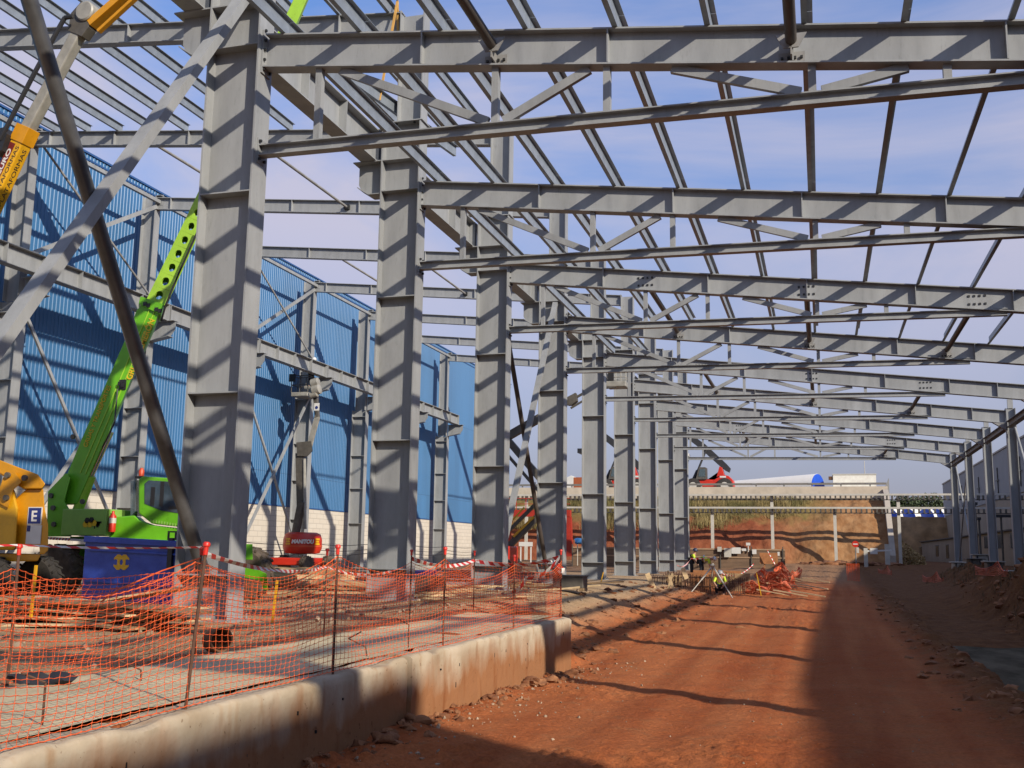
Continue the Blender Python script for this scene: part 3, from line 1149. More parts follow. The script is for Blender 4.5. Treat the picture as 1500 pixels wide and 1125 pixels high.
# ------------------------------------------------------------------ rear (left) columns
rc = thing("steel_column", (-29.8, YK(2), 0), "steel column at the far left edge against the blue wall", "steel column",
           "steel columns along the blue wall")
yk = YK(2)
MB().extr(Iprof(1.02, 0.46, 0.03, 0.02), (-29.77, yk, 0), (-29.77, yk, 10.5), up=(1, 0, 0)).build("shaft", STEEL, rc)
MB().extr(Iprof(0.72, 0.40, 0.028, 0.018), (-29.72, yk, 10.52), (-29.72, yk, 17.42), up=(1, 0, 0)).build("upper_shaft", STEEL, rc)
for z in (10.05, 7.4, 5.2, 2.9):
    mb = MB()
    for sg in (-1, 1):
        y0, y1 = sorted((yk + sg * 0.011, yk + sg * 0.228))
        mb.box((-30.248, y0, z), (-29.292, y1, z + 0.025))
    mb.build("stiffener", STEEL, rc)
mb = MB()
mb.prism_y([(-29.258, 10.5), (-29.258, 11.38), (-27.98, 11.38), (-27.98, 11.0), (-28.2, 10.7)], yk - 0.012, yk + 0.012)
mb.box((-29.258, yk - 0.22, 11.382), (-27.95, yk + 0.22, 11.404))
mb.extr(rect(0.42, 0.02), (-29.258, yk, 10.485), (-28.2, yk, 10.685))
mb.build("girder_bracket", STEEL, rc)
MB().box((-30.4, yk - 0.34, -0.03), (-29.15, yk + 0.34, 0.03)).build("base_plate", STEEL2, rc)
mb = MB().box((-29.36, yk - 0.02, 17.0), (-29.1, yk + 0.02, 17.5)).box((-29.36, yk - 0.2, 17.42), (-29.1, yk + 0.2, 17.44))
mb.build("top_bracket", STEEL, rc)
settle(rc)
rl = {3: "second blue wall column from the left, behind the green boom",
      4: "steel column against the blue wall hidden behind the nearest middle column",
      5: "blue wall column standing behind the red boom lift",
      6: "steel column against the blue wall just right of the red boom lift",
      7: "steel column against the blue wall hidden behind the second middle column",
      8: "last steel column against the blue wall, near that wall's right end"}
for k in range(3, 9):
    dup(rc, (0, (k - 2) * S, 0), rl[k])

# crane girders


def girder(x, ya, yb, z0, z1, b, label, group):
    t = thing("crane_girder", (x, ya, z0), label, "crane girder", group)
    MB().extr(Iprof(z1 - z0, b, 0.03, 0.018), (x, ya, (z0 + z1) / 2), (x, yb, (z0 + z1) / 2)).build("beam", STEEL, t)
    n = 4
    for i in range(n + 1):
        y = ya + 0.05 + (yb - ya - 0.1) * i / n
        m_ = MB()
        for sg in (-1, 1):
            x0, x1 = sorted((x + sg * 0.010, x + sg * (b / 2 - 0.004)))
            m_.box((x0, y - 0.012, z0 + 0.031), (x1, y + 0.012, z1 - 0.031))
        m_.build("stiffener", STEEL, t)
    settle(t)
    return t


g1 = girder(-28.5, YK(1) + 0.02, YK(2) - 0.02, 11.41, 12.19, 0.42,
            "crane girder on the blue wall columns, first span at the left edge", "crane girders along the blue wall")
gl = ["", "first span at the left edge", "span crossed by the light brace and dark pipe", "span passing behind the green boom",
      "span behind the nearest middle column", "span in front of the lift basket", "span left of the second middle column",
      "last span ending near the blue wall's right end"]
for k in range(2, 8):
    dup(g1, (0, (k - 1) * S, 0), "crane girder on the blue wall columns, " + gl[k])
g2 = girder(-11.12, YK(0) + 0.02, YK(1) - 0.02, 11.312, 12.2, 0.44,
            "crane girder on the middle columns, nearest span right of the first column", "crane girders along the middle columns")
for k in list(range(1, 8)) + [-1]:
    dup(g2, (0, k * S, 0), ("crane girder on the middle columns, %s span from the near end" % ORDN[k]) if k > 0 else
        "middle row crane girder cut by the top left of the picture")

# eave beam along the blue wall columns
for k in range(1, 8):
    mb = MB().extr(rect(0.16, 0.16), (-29.27, YK(k) + 0.05, 17.15), (-29.27, YK(k + 1) - 0.05, 17.15))
    tag(mb.build("eave_beam", STEEL), "pale eave beam along the blue wall column tops, %s span from the left" % ORDN[k - 1], "beam",
        "eave beams along the blue wall")


def rod(name, a, b, prof, m, label, cat, group=None, up=(0, 0, 1), n=10):
    mb = MB()
    if isinstance(prof, (int, float)):
        mb.tube(a, b, prof, n=n)
        o = mb.build(name, m, smooth=40)
    else:
        mb.extr(prof, a, b, up)
        o = mb.build(name, m)
    return tag(o, label, cat, group)


# cross bracing, blue wall row
xb = -29.45
wg = "cross braces on the blue wall columns"
for k, w in ((2, "between the two leftmost wall columns"), (4, "left of the red boom lift")):
    ya, yb = YK(k) + 0.15, YK(k + 1) - 0.15
    rod("cross_brace", (xb, ya, 10.4), (xb, yb, 0.5), rect(0.09, 0.13), STEEL, "lower brace falling to the right %s" % w, "brace", wg)
    rod("cross_brace", (xb + 0.16, ya, 0.5), (xb + 0.16, yb, 10.4), rect(0.1, 0.16), STEEL, "lower brace rising to the right %s" % w, "brace", wg)
    rod("cross_brace", (xb + 0.1, ya, 12.4), (xb + 0.1, yb, 16.9), rect(0.1, 0.17), STEEL, "upper brace rising to the right %s" % w, "brace", wg)
    rod("cross_brace", (xb + 0.28, ya, 16.9), (xb + 0.28, yb, 12.4), 0.05, STEEL2, "upper thin brace falling to the right %s" % w, "brace", wg)

# cross bracing, middle row
rod("cross_brace", (-10.05, YK(0) - 0.15, 11.55), (-10.05, YK(-1) + 0.2, 0.3), rect(0.16, 0.24), STEEL,
    "broad light grey brace sloping down to the left edge in front of the blue wall", "brace", "cross braces of the middle columns", up=(1, 0, 0))
pb = thing("brace_pipe", (-10.32, YK(0) - 0.2, 0.2), "dark round brace pipe from the top left down to the first column's foot", "brace",
           "cross braces of the middle columns")
pa, pz = at(43, 0, X=-10.30), at(303, 855, X=-10.30)
dirp = (pz - pa).normalized()
MB().tube(pa - dirp * 5.5, pz, 0.115, n=16).build("pipe", BOOMGREY if False else mat("dark_grey_pipe", (0.16, 0.16, 0.165), 0.36, 0.55, 0.25, 2), pb, smooth=40)
mb = MB().use(STEEL)
q = pz
mb.box((-10.31, q.y - 0.05, q.z - 0.38), (-10.285, q.y + 0.27, q.z + 0.12))
mb.use(BOLT)
for i in range(3):
    mb.box((-10.285, q.y + 0.06 + i * 0.025, q.z - 0.05 - i * 0.09), (-10.25, q.y + 0.10 + i * 0.025, q.z - 0.01 - i * 0.09))
mb.build("gusset_plate", None, pb)
rod("cross_brace", (-10.3, YK(2) + 0.25, 11.0), (-10.3, YK(3) - 0.2, 0.25), 0.085, DARKST,
    "dark brace pipe between the third and fourth middle columns", "brace", "cross braces of the middle columns", n=12)
rod("cross_brace", (-10.08, YK(3) - 0.2, 11.2), (-10.08, YK(2) + 0.25, 0.25), rect(0.13, 0.2), STEEL,
    "light grey brace between the third and fourth middle columns", "brace", "cross braces of the middle columns", up=(1, 0, 0))

# ------------------------------------------------------------------ right row
rr = thing("steel_column", (9.15, YK(-2), 0), "right row steel column behind the photographer, outside the picture", "steel column",
           "steel columns of the right row")
yk = YK(-2)
zr = ztop(XR)
MB().extr(Iprof(0.44, 0.42, 0.03, 0.02), (9.16, yk, 0), (9.16, yk, zr + 0.1), up=(1, 0, 0)).build("shaft", STEEL, rr)
MB().box((9.05, yk - 0.06, zr + 0.1), (9.3, yk + 0.06, zr + 0.55)).build("post_stub", STEEL, rr)
MB().box((8.8, yk - 0.3, -0.03), (9.5, yk + 0.3, 0.04)).build("base_plate", STEEL2, rr)
mb = MB().prism_y([(8.936, zr - 0.62), (8.936, zr - 1.0), (8.3, zr - 0.585)], yk - 0.13, yk + 0.13)
mb.build("haunch", STEEL2, rr)
settle(rr)
rrl = {4: "second right row column from the right edge with a pale diagonal rod", 5: "nearest steel column of the right row seen near the right edge",
       6: "second right row steel column counted from its far end plus one", 7: "second steel column from the far end of the right row",
       8: "farthest steel column of the right row, left of the grey building"}
rrl[5] = "nearest fully visible steel column of the right row, at the right edge"
rrl[6] = "third steel column from the far end of the right row"
for k in range(-1, 9):
    dup(rr, (0, (k + 2) * S, 0), rrl.get(k, "steel column of the right row beyond the right edge, %s from the photographer" % ORDN[k + 2]))
for k in range(-1, 8):
    mb = MB().extr(Iprof(0.3, 0.3, 0.02, 0.012), (9.02, YK(k) + 0.23, zr - 0.75), (9.02, YK(k + 1) - 0.23, zr - 0.75))
    tag(mb.build("eave_beam", STEEL2), "eave beam along the right row, %s" % (
        "last span at the far end" if k == 7 else "%s span from the far end" % ORDN[7 - k]), "beam", "eave beams of the right row")
gg = "diagonal rods of the right row"
rod("brace_rod", (9.3, YK(8) - 0.25, zr - 0.9), (9.3, YK(7) + 0.25, 0.4), 0.06, STEEL, "pale diagonal rod from the farthest right column top", "brace", gg)
rod("brace_rod", (9.14, YK(7) + 0.25, zr - 0.9), (9.14, YK(8) - 0.25, 0.4), 0.045, STEEL2, "darker diagonal rod crossing towards the farthest right column foot", "brace", gg)
rod("brace_rod", (9.3, YK(5) - 0.25, zr - 0.9), (9.3, YK(4) + 0.25, 0.4), 0.06, STEEL, "pale diagonal rod beside the column at the right edge", "brace", gg)

# ------------------------------------------------------------------ blue building
XW = -30.75
bb = thing("blue_warehouse", (XW, 49, 0), "long blue corrugated metal warehouse wall over a white block base", "warehouse")
prof = []
y = -6.0
while y < 102.7:
    prof += [(y, 0.0), (y + 0.10, 0.0), (y + 0.125, -0.026), (y + 0.20, -0.026)]
    y += 0.225
prof.append((102.9, 0.0))
zb, zt2 = 3.74, 18.40
vs, fs = [], []
for (yy, d) in prof:
    vs += [(XW + d, yy, zb), (XW + d, yy, zt2)]
for i in range(len(prof) - 1):
    a = 2 * i
    fs.append((a, a + 2, a + 3, a + 1))
MB().add(vs, fs).build("cladding", BLUEW, bb)
nt_ = BLUEW.node_tree
b_ = nt_.nodes["Principled BSDF"]
src = b_.inputs["Base Color"].links[0].from_socket
tc_ = nt_.nodes.new("ShaderNodeTexCoord")
sx_ = nt_.nodes.new("ShaderNodeSeparateXYZ")
nt_.links.new(tc_.outputs["Object"], sx_.inputs[0])


def mth(op, a, b=None):
    n = nt_.nodes.new("ShaderNodeMath")
    n.operation = op
    if hasattr(a, "links"):
        nt_.links.new(a, n.inputs[0])
    else:
        n.inputs[0].default_value = a
    if b is not None:
        if hasattr(b, "links"):
            nt_.links.new(b, n.inputs[1])
        else:
            n.inputs[1].default_value = b
    return n.outputs[0]


cell_y = mth('FLOOR', mth('DIVIDE', sx_.outputs["Y"], 1.125))
cell_z = mth('FLOOR', mth('DIVIDE', mth('ADD', sx_.outputs["Z"], 1.0), 6.6))
cv = nt_.nodes.new("ShaderNodeCombineXYZ")
nt_.links.new(cell_y, cv.inputs[0])
nt_.links.new(cell_z, cv.inputs[1])
wn = nt_.nodes.new("ShaderNodeTexWhiteNoise")
nt_.links.new(cv.outputs[0], wn.inputs["Vector"])
shade = mth('ADD', mth('MULTIPLY', wn.outputs["Value"], 0.12), 0.94)
lap = mth('LESS_THAN', mth('FRACT', mth('DIVIDE', mth('ADD', sx_.outputs["Z"], 1.0), 6.6)), 0.006)
shade = mth('MULTIPLY', shade, mth('SUBTRACT', 1.0, mth('MULTIPLY', lap, 0.35)))
vs_ = nt_.nodes.new("ShaderNodeVectorMath")
vs_.operation = 'SCALE'
nt_.links.new(src, vs_.inputs[0])
nt_.links.new(shade, vs_.inputs["Scale"])
nt_.links.new(vs_.outputs[0], b_.inputs["Base Color"])
mb = MB().box((XW - 0.5, -6, zt2 + 0.001), (XW + 0.06, 102.96, zt2 + 0.09)).box((XW - 0.3, -6, 18.12), (XW + 0.022, 102.93, 18.2))
mb.build("top_flashing", BLUETRIM, bb)
mb = MB().box((XW - 0.28, -6, 3.66), (XW + 0.05, 102.93, 3.737))
mb.build("drip_flashing", BLUETRIM, bb)
MB().box((XW - 0.32, -6, -0.5), (XW + 0.012, 102.9, 3.658)).build("base_wall", BLOCKW, bb)
mb = MB().box((XW - 30, 102.93, -0.4), (XW - 0.33, 103.1, 18.3)).box((XW - 30, -6, 18.3), (XW - 0.51, 103, 18.42))
mb.build("roof", BLUEW, bb)

# ------------------------------------------------------------------ grey and beige warehouse at right, its long side in shade
gw = thing("grey_warehouse", (24, 60, 0), "big grey and beige warehouse in shade behind the right row of columns", "warehouse")
XB = 20.6


def slab(name, m, a, b, parent):
    return MB().box(a, b).build(name, m, parent)


slab("upper_cladding", GREYB, (XB, 108, 8.2), (XB + 30, 197, 13.75), gw)
slab("lower_wall", BEIGEB, (XB + 0.1, 108, -0.3), (XB + 30, 196.9, 8.2), gw)
slab("upper_cladding", GREYB, (XB + 0.0, -6.2, 5.5), (XB + 30, 107.99, 11.75), gw)
slab("lower_wall", BEIGEB, (XB + 0.1, -6.1, -0.3), (XB + 30, 107.9, 5.5), gw)
slab("shadow_caster_wall", GREYB, (XB, -60, -0.3), (XB + 0.35, -6.2, 14.95), gw)  # unseen thin wall, added so its shadow falls on the near concrete wall
slab("upper_cladding", GREYB, (XB + 0.36, -60, -0.3), (XB + 30, -6.21, 11.74), gw)
slab("roof_edge", mat("roof_edge_metal", (0.33, 0.26, 0.2), 0.5), (XB - 0.12, 108, 13.752), (XB + 30, 197.1, 13.95), gw)
for yy in (122, 137, 153, 171):
    MB().box((XB - 0.12, yy, 8.8), (XB - 0.001, yy + 0.12, 12.0)).box((XB - 0.2, yy - 1.1, 10.4), (XB - 0.121, yy + 1.2, 10.5)).build("downpipe", LIFTGREY, gw)
an = thing("low_annex", (17, 140, 0), "low beige annex with dark windows along the shaded warehouse", "annex")
XA = 15.6
slab("wall", BEIGEB, (XA, 52, -0.4), (XB - 0.02, 185, 3.55), an)
slab("roof", mat("dark_roof_edge", (0.06, 0.05, 0.045), 0.7), (XA - 0.25, 51.8, 3.552), (XB - 0.02, 185.3, 3.68), an)
for px, wpx, py0, py1, nm in ((1446, 9, 787, 803, "window"), (1465, 11, 785, 803, "window"), (1373, 5, 800, 815, "window"),
                              (1388, 5, 799, 818, "door"), (1349, 4, 802, 813, "door"), (1484, 8, 782, 803, "window")):
    a, c = at(px - wpx / 2, py0, X=XA), at(px + wpx / 2, py1, X=XA)
    y0, y1 = sorted((a.y, c.y))
    w = MB().box((XA - 0.03, y0, min(a.z, c.z)), (XA + 0.02, y1, max(a.z, c.z))).build(nm, DGLASS, an)
    MB().box((XA - 0.05, y0 - 0.12, max(a.z, c.z) + 0.002), (XA - 0.001, y1 + 0.12, max(a.z, c.z) + 0.12)).build("frame", LIFTGREY, w)
for px, py0, py1 in ((1434, 762, 783), (1466, 758, 779), (1429, 740, 786)):
    a, c = at(px, py0, Y=100), at(px, py1, Y=100)
    t = thing("lamp_post", (a.x, 100, 0.3), {1434: "short dark post standing before the beige annex roof, left one", 1466: "dark post with a flat lamp head before the annex roof",
                                              1429: "thin dark pole between two right row columns before the annex"}[px], "post")
    MB().tube((a.x, 100, 0.3), (a.x, 100, a.z), 0.09 if px != 1429 else 0.04, n=8).build("pole", LIFTGREY, t)
    hd = MB().box((a.x - (0.9 if px == 1466 else 0.15), 99.8, a.z), (a.x + (0.9 if px == 1466 else 0.15), 100.2, a.z + 0.25))
    hd.build("lamp_head", BLACK, t)

# ------------------------------------------------------------------ far embankment, yard and what stands there


def tabz(y):
    return lerp_tab([(95.2, 0.1), (96.0, 1.0), (97.3, 2.6), (98.4, 3.5), (100.0, 4.7), (101.8, 6.0), (103.2, 6.7)], y)


vs, fs = [], []
exs = axis([(-60, -24, 0.9), (-24, 6.0, 0.22)])
eys = axis([(95.2, 103.2, 0.16)])
for yy in eys:
    for x in exs:
        z = tabz(yy)
        k = sm(95.2, 96, yy) * (1 - sm(102.4, 103.2, yy))
        gul = abs(nz(x, yy * 0.12, 0.55, 81))
        vs.append((x, yy + k * (0.55 * nz(x, yy, 0.35, 82) + 0.35 * gul), z + k * (0.30 * nz(x, yy, 0.6, 83) + 0.12 * nz(x, yy, 2.2, 84) - 0.25 * (0.4 - min(0.4, gul * 2)))))
n = len(exs)
for j in range(len(eys) - 1):
    for i in range(n - 1):
        a = j * n + i
        fs.append((a, a + 1, a + n + 1, a + n))


def bank_mat():
    m = bpy.data.materials.new("red_cut_bank")
    m.use_nodes = True
    nt = m.node_tree
    L = nt.links.new
    b = nt.nodes["Principled BSDF"]
    tc = nt.nodes.new("ShaderNodeTexCoord")
    sp = nt.nodes.new("ShaderNodeSeparateXYZ")
    L(tc.outputs["Object"], sp.inputs[0])

    def noise(sc, st=(1, 1, 1)):
        mp = nt.nodes.new("ShaderNodeMapping")
        mp.inputs["Scale"].default_value = st
        L(tc.outputs["Object"], mp.inputs["Vector"])
        nn = nt.nodes.new("ShaderNodeTexNoise")
        nn.inputs["Scale"].default_value = sc
        nn.inputs["Detail"].default_value = 7
        L(mp.outputs["Vector"], nn.inputs["Vector"])
        return nn.outputs["Fac"]

    def ramp(f, p0, p1, c0, c1):
        r = nt.nodes.new("ShaderNodeValToRGB")
        r.color_ramp.elements[0].position, r.color_ramp.elements[1].position = p0, p1
        r.color_ramp.elements[0].color, r.color_ramp.elements[1].color = (*sc(c0), 1), (*sc(c1), 1)
        L(f, r.inputs["Fac"])
        return r.outputs["Color"]

    def mix(f, a, c):
        x = nt.nodes.new("ShaderNodeMix")
        x.data_type = 'RGBA'
        L(f, x.inputs[0])
        L(a, x.inputs[6])
        L(c, x.inputs[7])
        return x.outputs[2]

    def rng(v, a, c, nf, amt):
        q = nt.nodes.new("ShaderNodeMath")
        q.operation = 'MULTIPLY_ADD'
        L(nf, q.inputs[0])
        q.inputs[1].default_value = amt
        L(v, q.inputs[2])
        r = nt.nodes.new("ShaderNodeMapRange")
        r.inputs["From Min"].default_value = a
        r.inputs["From Max"].default_value = c
        L(q.outputs[0], r.inputs["Value"])
        return r.outputs[0]
    red = ramp(noise(1.6, (1, 1, 0.4)), 0.3, 0.7, (0.19, 0.05, 0.022), (0.34, 0.115, 0.055))
    tan = ramp(noise(1.4, (1, 1, 0.6)), 0.3, 0.7, (0.27, 0.125, 0.05), (0.42, 0.235, 0.11))
    veg = ramp(noise(2.5), 0.3, 0.7, (0.13, 0.10, 0.035), (0.24, 0.17, 0.06))
    c = mix(rng(sp.outputs["X"], -3.5, 1.5, noise(0.6), 4.0), red, tan)
    f1 = rng(sp.outputs["Z"], 5.2, 6.2, noise(0.8), 2.6)
    f2 = rng(sp.outputs["X"], 0.5, -3.0, noise(0.9), -3.0)
    mm = nt.nodes.new("ShaderNodeMath")
    mm.operation = 'MULTIPLY'
    L(f1, mm.inputs[0])
    L(f2, mm.inputs[1])
    c = mix(mm.outputs[0], c, veg)
    L(c, b.inputs["Base Color"])
    b.inputs["Roughness"].default_value = 0.95
    b.inputs["Specular IOR Level"].default_value = 0.15
    bp = nt.nodes.new("ShaderNodeBump")
    bp.inputs["Strength"].default_value = 0.8
    bp.inputs["Distance"].default_value = 0.12
    L(noise(3.2, (1, 1, 0.5)), bp.inputs["Height"])
    L(bp.outputs["Normal"], b.inputs["Normal"])
    return m


BANK = bank_mat()
structure(MB().add(vs, fs).build("embankment", BANK, origin=(0, 0, 0), smooth=70))

gr = MB().use(GRASS)
for i in range(9000):
    x = -46 + 46.5 * random.random()
    zz = random.random()
    yy = 98.3 + 4.6 * zz
    dens = nz(x, yy, 0.28, 91) + 0.25
    if x > -7:
        dens -= 0.07 * (x + 7)
    if random.random() > dens * 1.7:
        continue
    z = tabz(yy)
    gr.use(GRASS if nz(x, yy, 0.4, 93) < 0.02 else GRASSG)
    h = 0.25 + 0.65 * random.random() * (0.6 if zz > 0.7 else 1)
    for q in range(5):
        a = random.random() * 6.28
        dx, dy = math.cos(a), math.sin(a)
        bx, by = x + 0.22 * random.gauss(0, 1), yy + 0.15 * random.gauss(0, 1)
        l = 0.3 * random.random()
        w = 0.022
        gr.add([(bx - dy * w, by + dx * w, z - 0.15), (bx + dy * w, by - dx * w, z - 0.15),
                (bx + dx * l, by + dy * l - 0.1, z + h)], [(0, 1, 2)])
tag(gr.build("grass", origin=(0, 0, 0)), "dry yellow and olive grass on the upper part of the red bank", "grass", kind="stuff")

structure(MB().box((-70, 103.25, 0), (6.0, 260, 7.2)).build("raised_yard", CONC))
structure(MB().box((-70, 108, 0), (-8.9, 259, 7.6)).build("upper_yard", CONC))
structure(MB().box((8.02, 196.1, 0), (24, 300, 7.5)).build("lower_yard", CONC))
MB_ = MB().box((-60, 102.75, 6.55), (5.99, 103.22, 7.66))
tag(MB_.build("parapet_wall", mat("pale_parapet_concrete", (0.62, 0.53, 0.41), 0.9, 0, 0.15, 0.8)), "pale concrete parapet along the edge of the raised yard", "wall")  # parapet has its own paler concrete colour
MB_ = MB()
MB_.add([(xx, yy, zz) for xx in (5.55, 6.0) for yy, zz in ((95.6, -0.3), (102.7, -0.3), (102.7, 7.4), (101.2, 6.9), (95.6, 1.3))],
        [(0, 4, 3, 2, 1), (5, 6, 7, 8, 9), (0, 1, 6, 5), (1, 2, 7, 6), (2, 3, 8, 7), (3, 4, 9, 8), (4, 0, 5, 9)])
tag(MB_.build("wing_wall", mat("whitish_concrete", (0.50, 0.44, 0.37), 0.9, 0, 0.15, 0.8)), "upright concrete wing wall closing the right end of the red bank", "wall")
gd = thing("guard_rail", (-20, 102.95, 7.66), "low grey guard rail on top of the pale parapet", "guard rail")
MB().box((-60, 102.8, 7.82), (5.9, 102.86, 8.02)).build("rail", mat("dull_zinc_rail", (0.24, 0.22, 0.19), 0.6, 0.2), gd)
x = -58
while x < 5.8:
    MB().box((x, 102.865, 7.66), (x + 0.12, 102.98, 8.02)).box((x - 0.35, 102.775, 7.9), (x + 0.1, 102.797, 7.98)).build("post", STEEL2, gd)
    x += 2.6
# lower earth bank at right
vs, fs = [], []
for j in range(16):
    for i in range(60):
        x = 8.0 + 13.6 * i / 59
        z = -0.2 + 8.3 * j / 15
        vs.append((x, 189.5 + 5.6 * j / 15 + 0.8 * nz(x, z, 0.5, 95), z + 0.2 * nz(x, z, 0.8, 96)))
for j in range(15):
    for i in range(59):
        a = j * 60 + i
        fs.append((a, a + 1, a + 61, a + 60))
structure(MB().add(vs, fs).build("earth_bank", mat("tan_earth_bank", (0.34, 0.21, 0.10), 0.95, 0, 0.25, 0.7, 0.7, 3), origin=(0, 0, 0), smooth=70))
tag(MB().box((8.0, 195.3, 7.4), (21.7, 196, at(1340, 757.5, Y=195.3).z)).build("parapet_wall", WHITE), "whitish coping on the lower bank in front of the small blue capped tubes", "wall")

# pipe rack crossing the far end
pk = thing("pipe_rack", (-10, 94, 0.4), "galvanised pipe rack with two toothed rails spanning in front of the red bank", "pipe rack")
YR = 94.5
for (py, nm) in ((725.5, "upper_rail"), (744.5, "lower_rail")):
    z = at(1130, py, Y=YR).z
    mb = MB().use(CREAM)
    mb.box((-48, YR - 0.12, z - 0.04), (22, YR + 0.12, z + 0.12))
    mb.use(LIFTGREY)
    x = -48
    while x < 22:
        mb.box((x, YR - 0.13, z - 0.36), (x + 0.14, YR + 0.13, z - 0.041))
        x += 0.42
    mb.box((-48, YR - 0.03, z - 0.44), (22, YR + 0.03, z - 0.365))
    mb.build(nm, None, pk)
for px in (770, 865, 953, 1043, 1131, 1223, 1317):
    x = at(px, 760, Y=YR).x
    z1 = at(px, 725, Y=YR).z if px in (1131, 1317, 953, 770) else at(px, 745, Y=YR).z
    MB().box((x - 0.13, YR + 0.14, 0.3), (x + 0.13, YR + 0.34, z1)).build("post", CREAM, pk)

# wind tower sections, site cabin, mast, trees
ts = thing("tower_section", (-4, 120, 7.2), "large white tapered tower section with a blue end cap on the yard", "tower section")
pa, pb2 = at(1060, 716, Y=123), at(1198, 716, Y=118)
ax = (V((pb2.x, pb2.y, 0)) - V((pa.x, pa.y, 0)))
axn = ax.normalized()
r1 = at(1198, 694, Y=118).z - 8.35
MB().lathe([(r1 * 0.72, 0), (r1, ax.length)], (pa.x, pa.y, 8.35), axn, 40).build("tube", TOWER, ts, smooth=40)
MB().lathe([(r1 * 0.985, 0.0), (r1 * 0.985, 0.05)], (pb2.x + axn.x * 0.002, pb2.y + axn.y * 0.002, 8.35), axn, 40).build("end_cap", CAPBLUE, ts)
cap0 = None
for i, (px, r) in enumerate(((1303, 1.75), (1329, 1.75), (1356, 1.75), (1371, 1.75))):
    c = at(px, 757, Y=205)
    t = thing("tower_section", (c.x, 210, 7.5), "small distant white tube with round blue cap, %s of four from the left" % ORDN[i], "tower section", "distant blue capped tubes")
    zc = at(px, 745, Y=205).z - r
    MB().lathe([(r, 0), (r * 0.98, 14)], (c.x, 205, zc), V((0.75, 1, 0)), 32).build("tube", TOWER, t, smooth=40)
    MB().lathe([(r * 0.96, -0.06), (r * 0.96, -0.004)], (c.x, 205, zc), V((0.75, 1, 0)), 32).build("end_cap", CAPBLUE, t)
a, c = at(1220, 695, Y=116), at(1284, 716, Y=116)
cb = thing("site_cabin", ((a.x + c.x) / 2, 117, 7.2), "white flat roofed site cabin on the yard right of the tower section", "cabin")
MB().box((a.x, 116, 7.2), (c.x, 118.4, a.z - 0.06)).build("body", mat("cabin_white", (0.95, 0.89, 0.78), 0.6), cb)
MB().box((a.x - 0.05, 115.95, a.z - 0.058), (c.x + 0.05, 118.45, a.z + 0.06)).build("roof", CREAM, cb)
MB().box((a.x - 0.45, 116.1, a.z - 0.55), (a.x - 0.002, 116.7, a.z - 0.2)).build("air_conditioner", RUSTP, cb)
w1 = at(1288, 716, Y=117)
tag(MB().prism_y([(w1.x, 7.2), (w1.x + 1.0, 7.2), (w1.x + 1.0, at(1298, 700, Y=117).z)], 116.9, 117.1).build("metal_panel", STEEL2),
    "grey wedge shaped panel standing right of the white site cabin", "panel")
m_ = at(1266, 675, Y=135)
tag(MB().tube((m_.x, 135, 7.2), (m_.x, 135, m_.z), 0.07, 0.04, 8).build("mast", CREAM), "thin pale mast rising behind the white site cabin", "mast")
for px, py in ((938, 640), (820, 705)):
    m_ = at(px, py, Y=135)
    tag(MB().tube((m_.x, 135, 7.2), (m_.x, 135, m_.z), 0.06, 0.04, 8).build("mast", CREAM),
        "thin pale mast rising behind the %s" % ("left red reach stacker" if px == 938 else "third and fourth middle columns"), "mast")


def tree(px, py, Y, rx, rz, label):
    c = at(px, py, Y=Y)
    t = thing("leafy_tree", (c.x, Y, 5.0), label, "tree", "dark trees beyond the lower bank")
    mb = MB()
    mb.tube((c.x, Y, 4.5), (c.x + 0.2, Y, c.z), 0.35, 0.15, 8)
    for q in range(5):
        a = random.random() * 6.28
        mb.tube((c.x, Y, c.z - rz * 0.6), (c.x + math.cos(a) * rx * 0.6, Y + math.sin(a) * rx * 0.5, c.z + rz * 0.3), 0.14, 0.04, 6)
    mb.build("trunk", BARK, t)
    mb = MB()
    for q in range(1700):
        u = V((random.gauss(0, 1), random.gauss(0, 1), random.gauss(0, 1))).normalized()
        rr_ = (0.45 + 0.6 * random.random()) * (1 + 0.5 * mnoise.noise(u * 2.0 + V((px, 0, 0))))
        p = V((c.x + u.x * rx * rr_, Y + u.y * rx * rr_, c.z + u.z * rz * rr_))
        a, b_ = V((random.gauss(0, 1), random.gauss(0, 1), random.gauss(0, 1))).normalized() * 0.3, V((random.gauss(0, 1), random.gauss(0, 1), random.gauss(0, 1))).normalized() * 0.3
        mb.add([p - a, p + b_, p + a, p - b_], [(0, 1, 2, 3)])
    mb.build("crown", LEAF, t)


tree(1310, 744, 262, 2.6, 1.5, "small dark tree just right of the concrete wing wall top")
tree(1331, 741, 262, 4.4, 2.3, "wide dark tree above the second small blue capped tube")
tree(1360, 740, 262, 4.8, 2.5, "wide dark tree beside the far corner of the grey warehouse")

# reach stackers


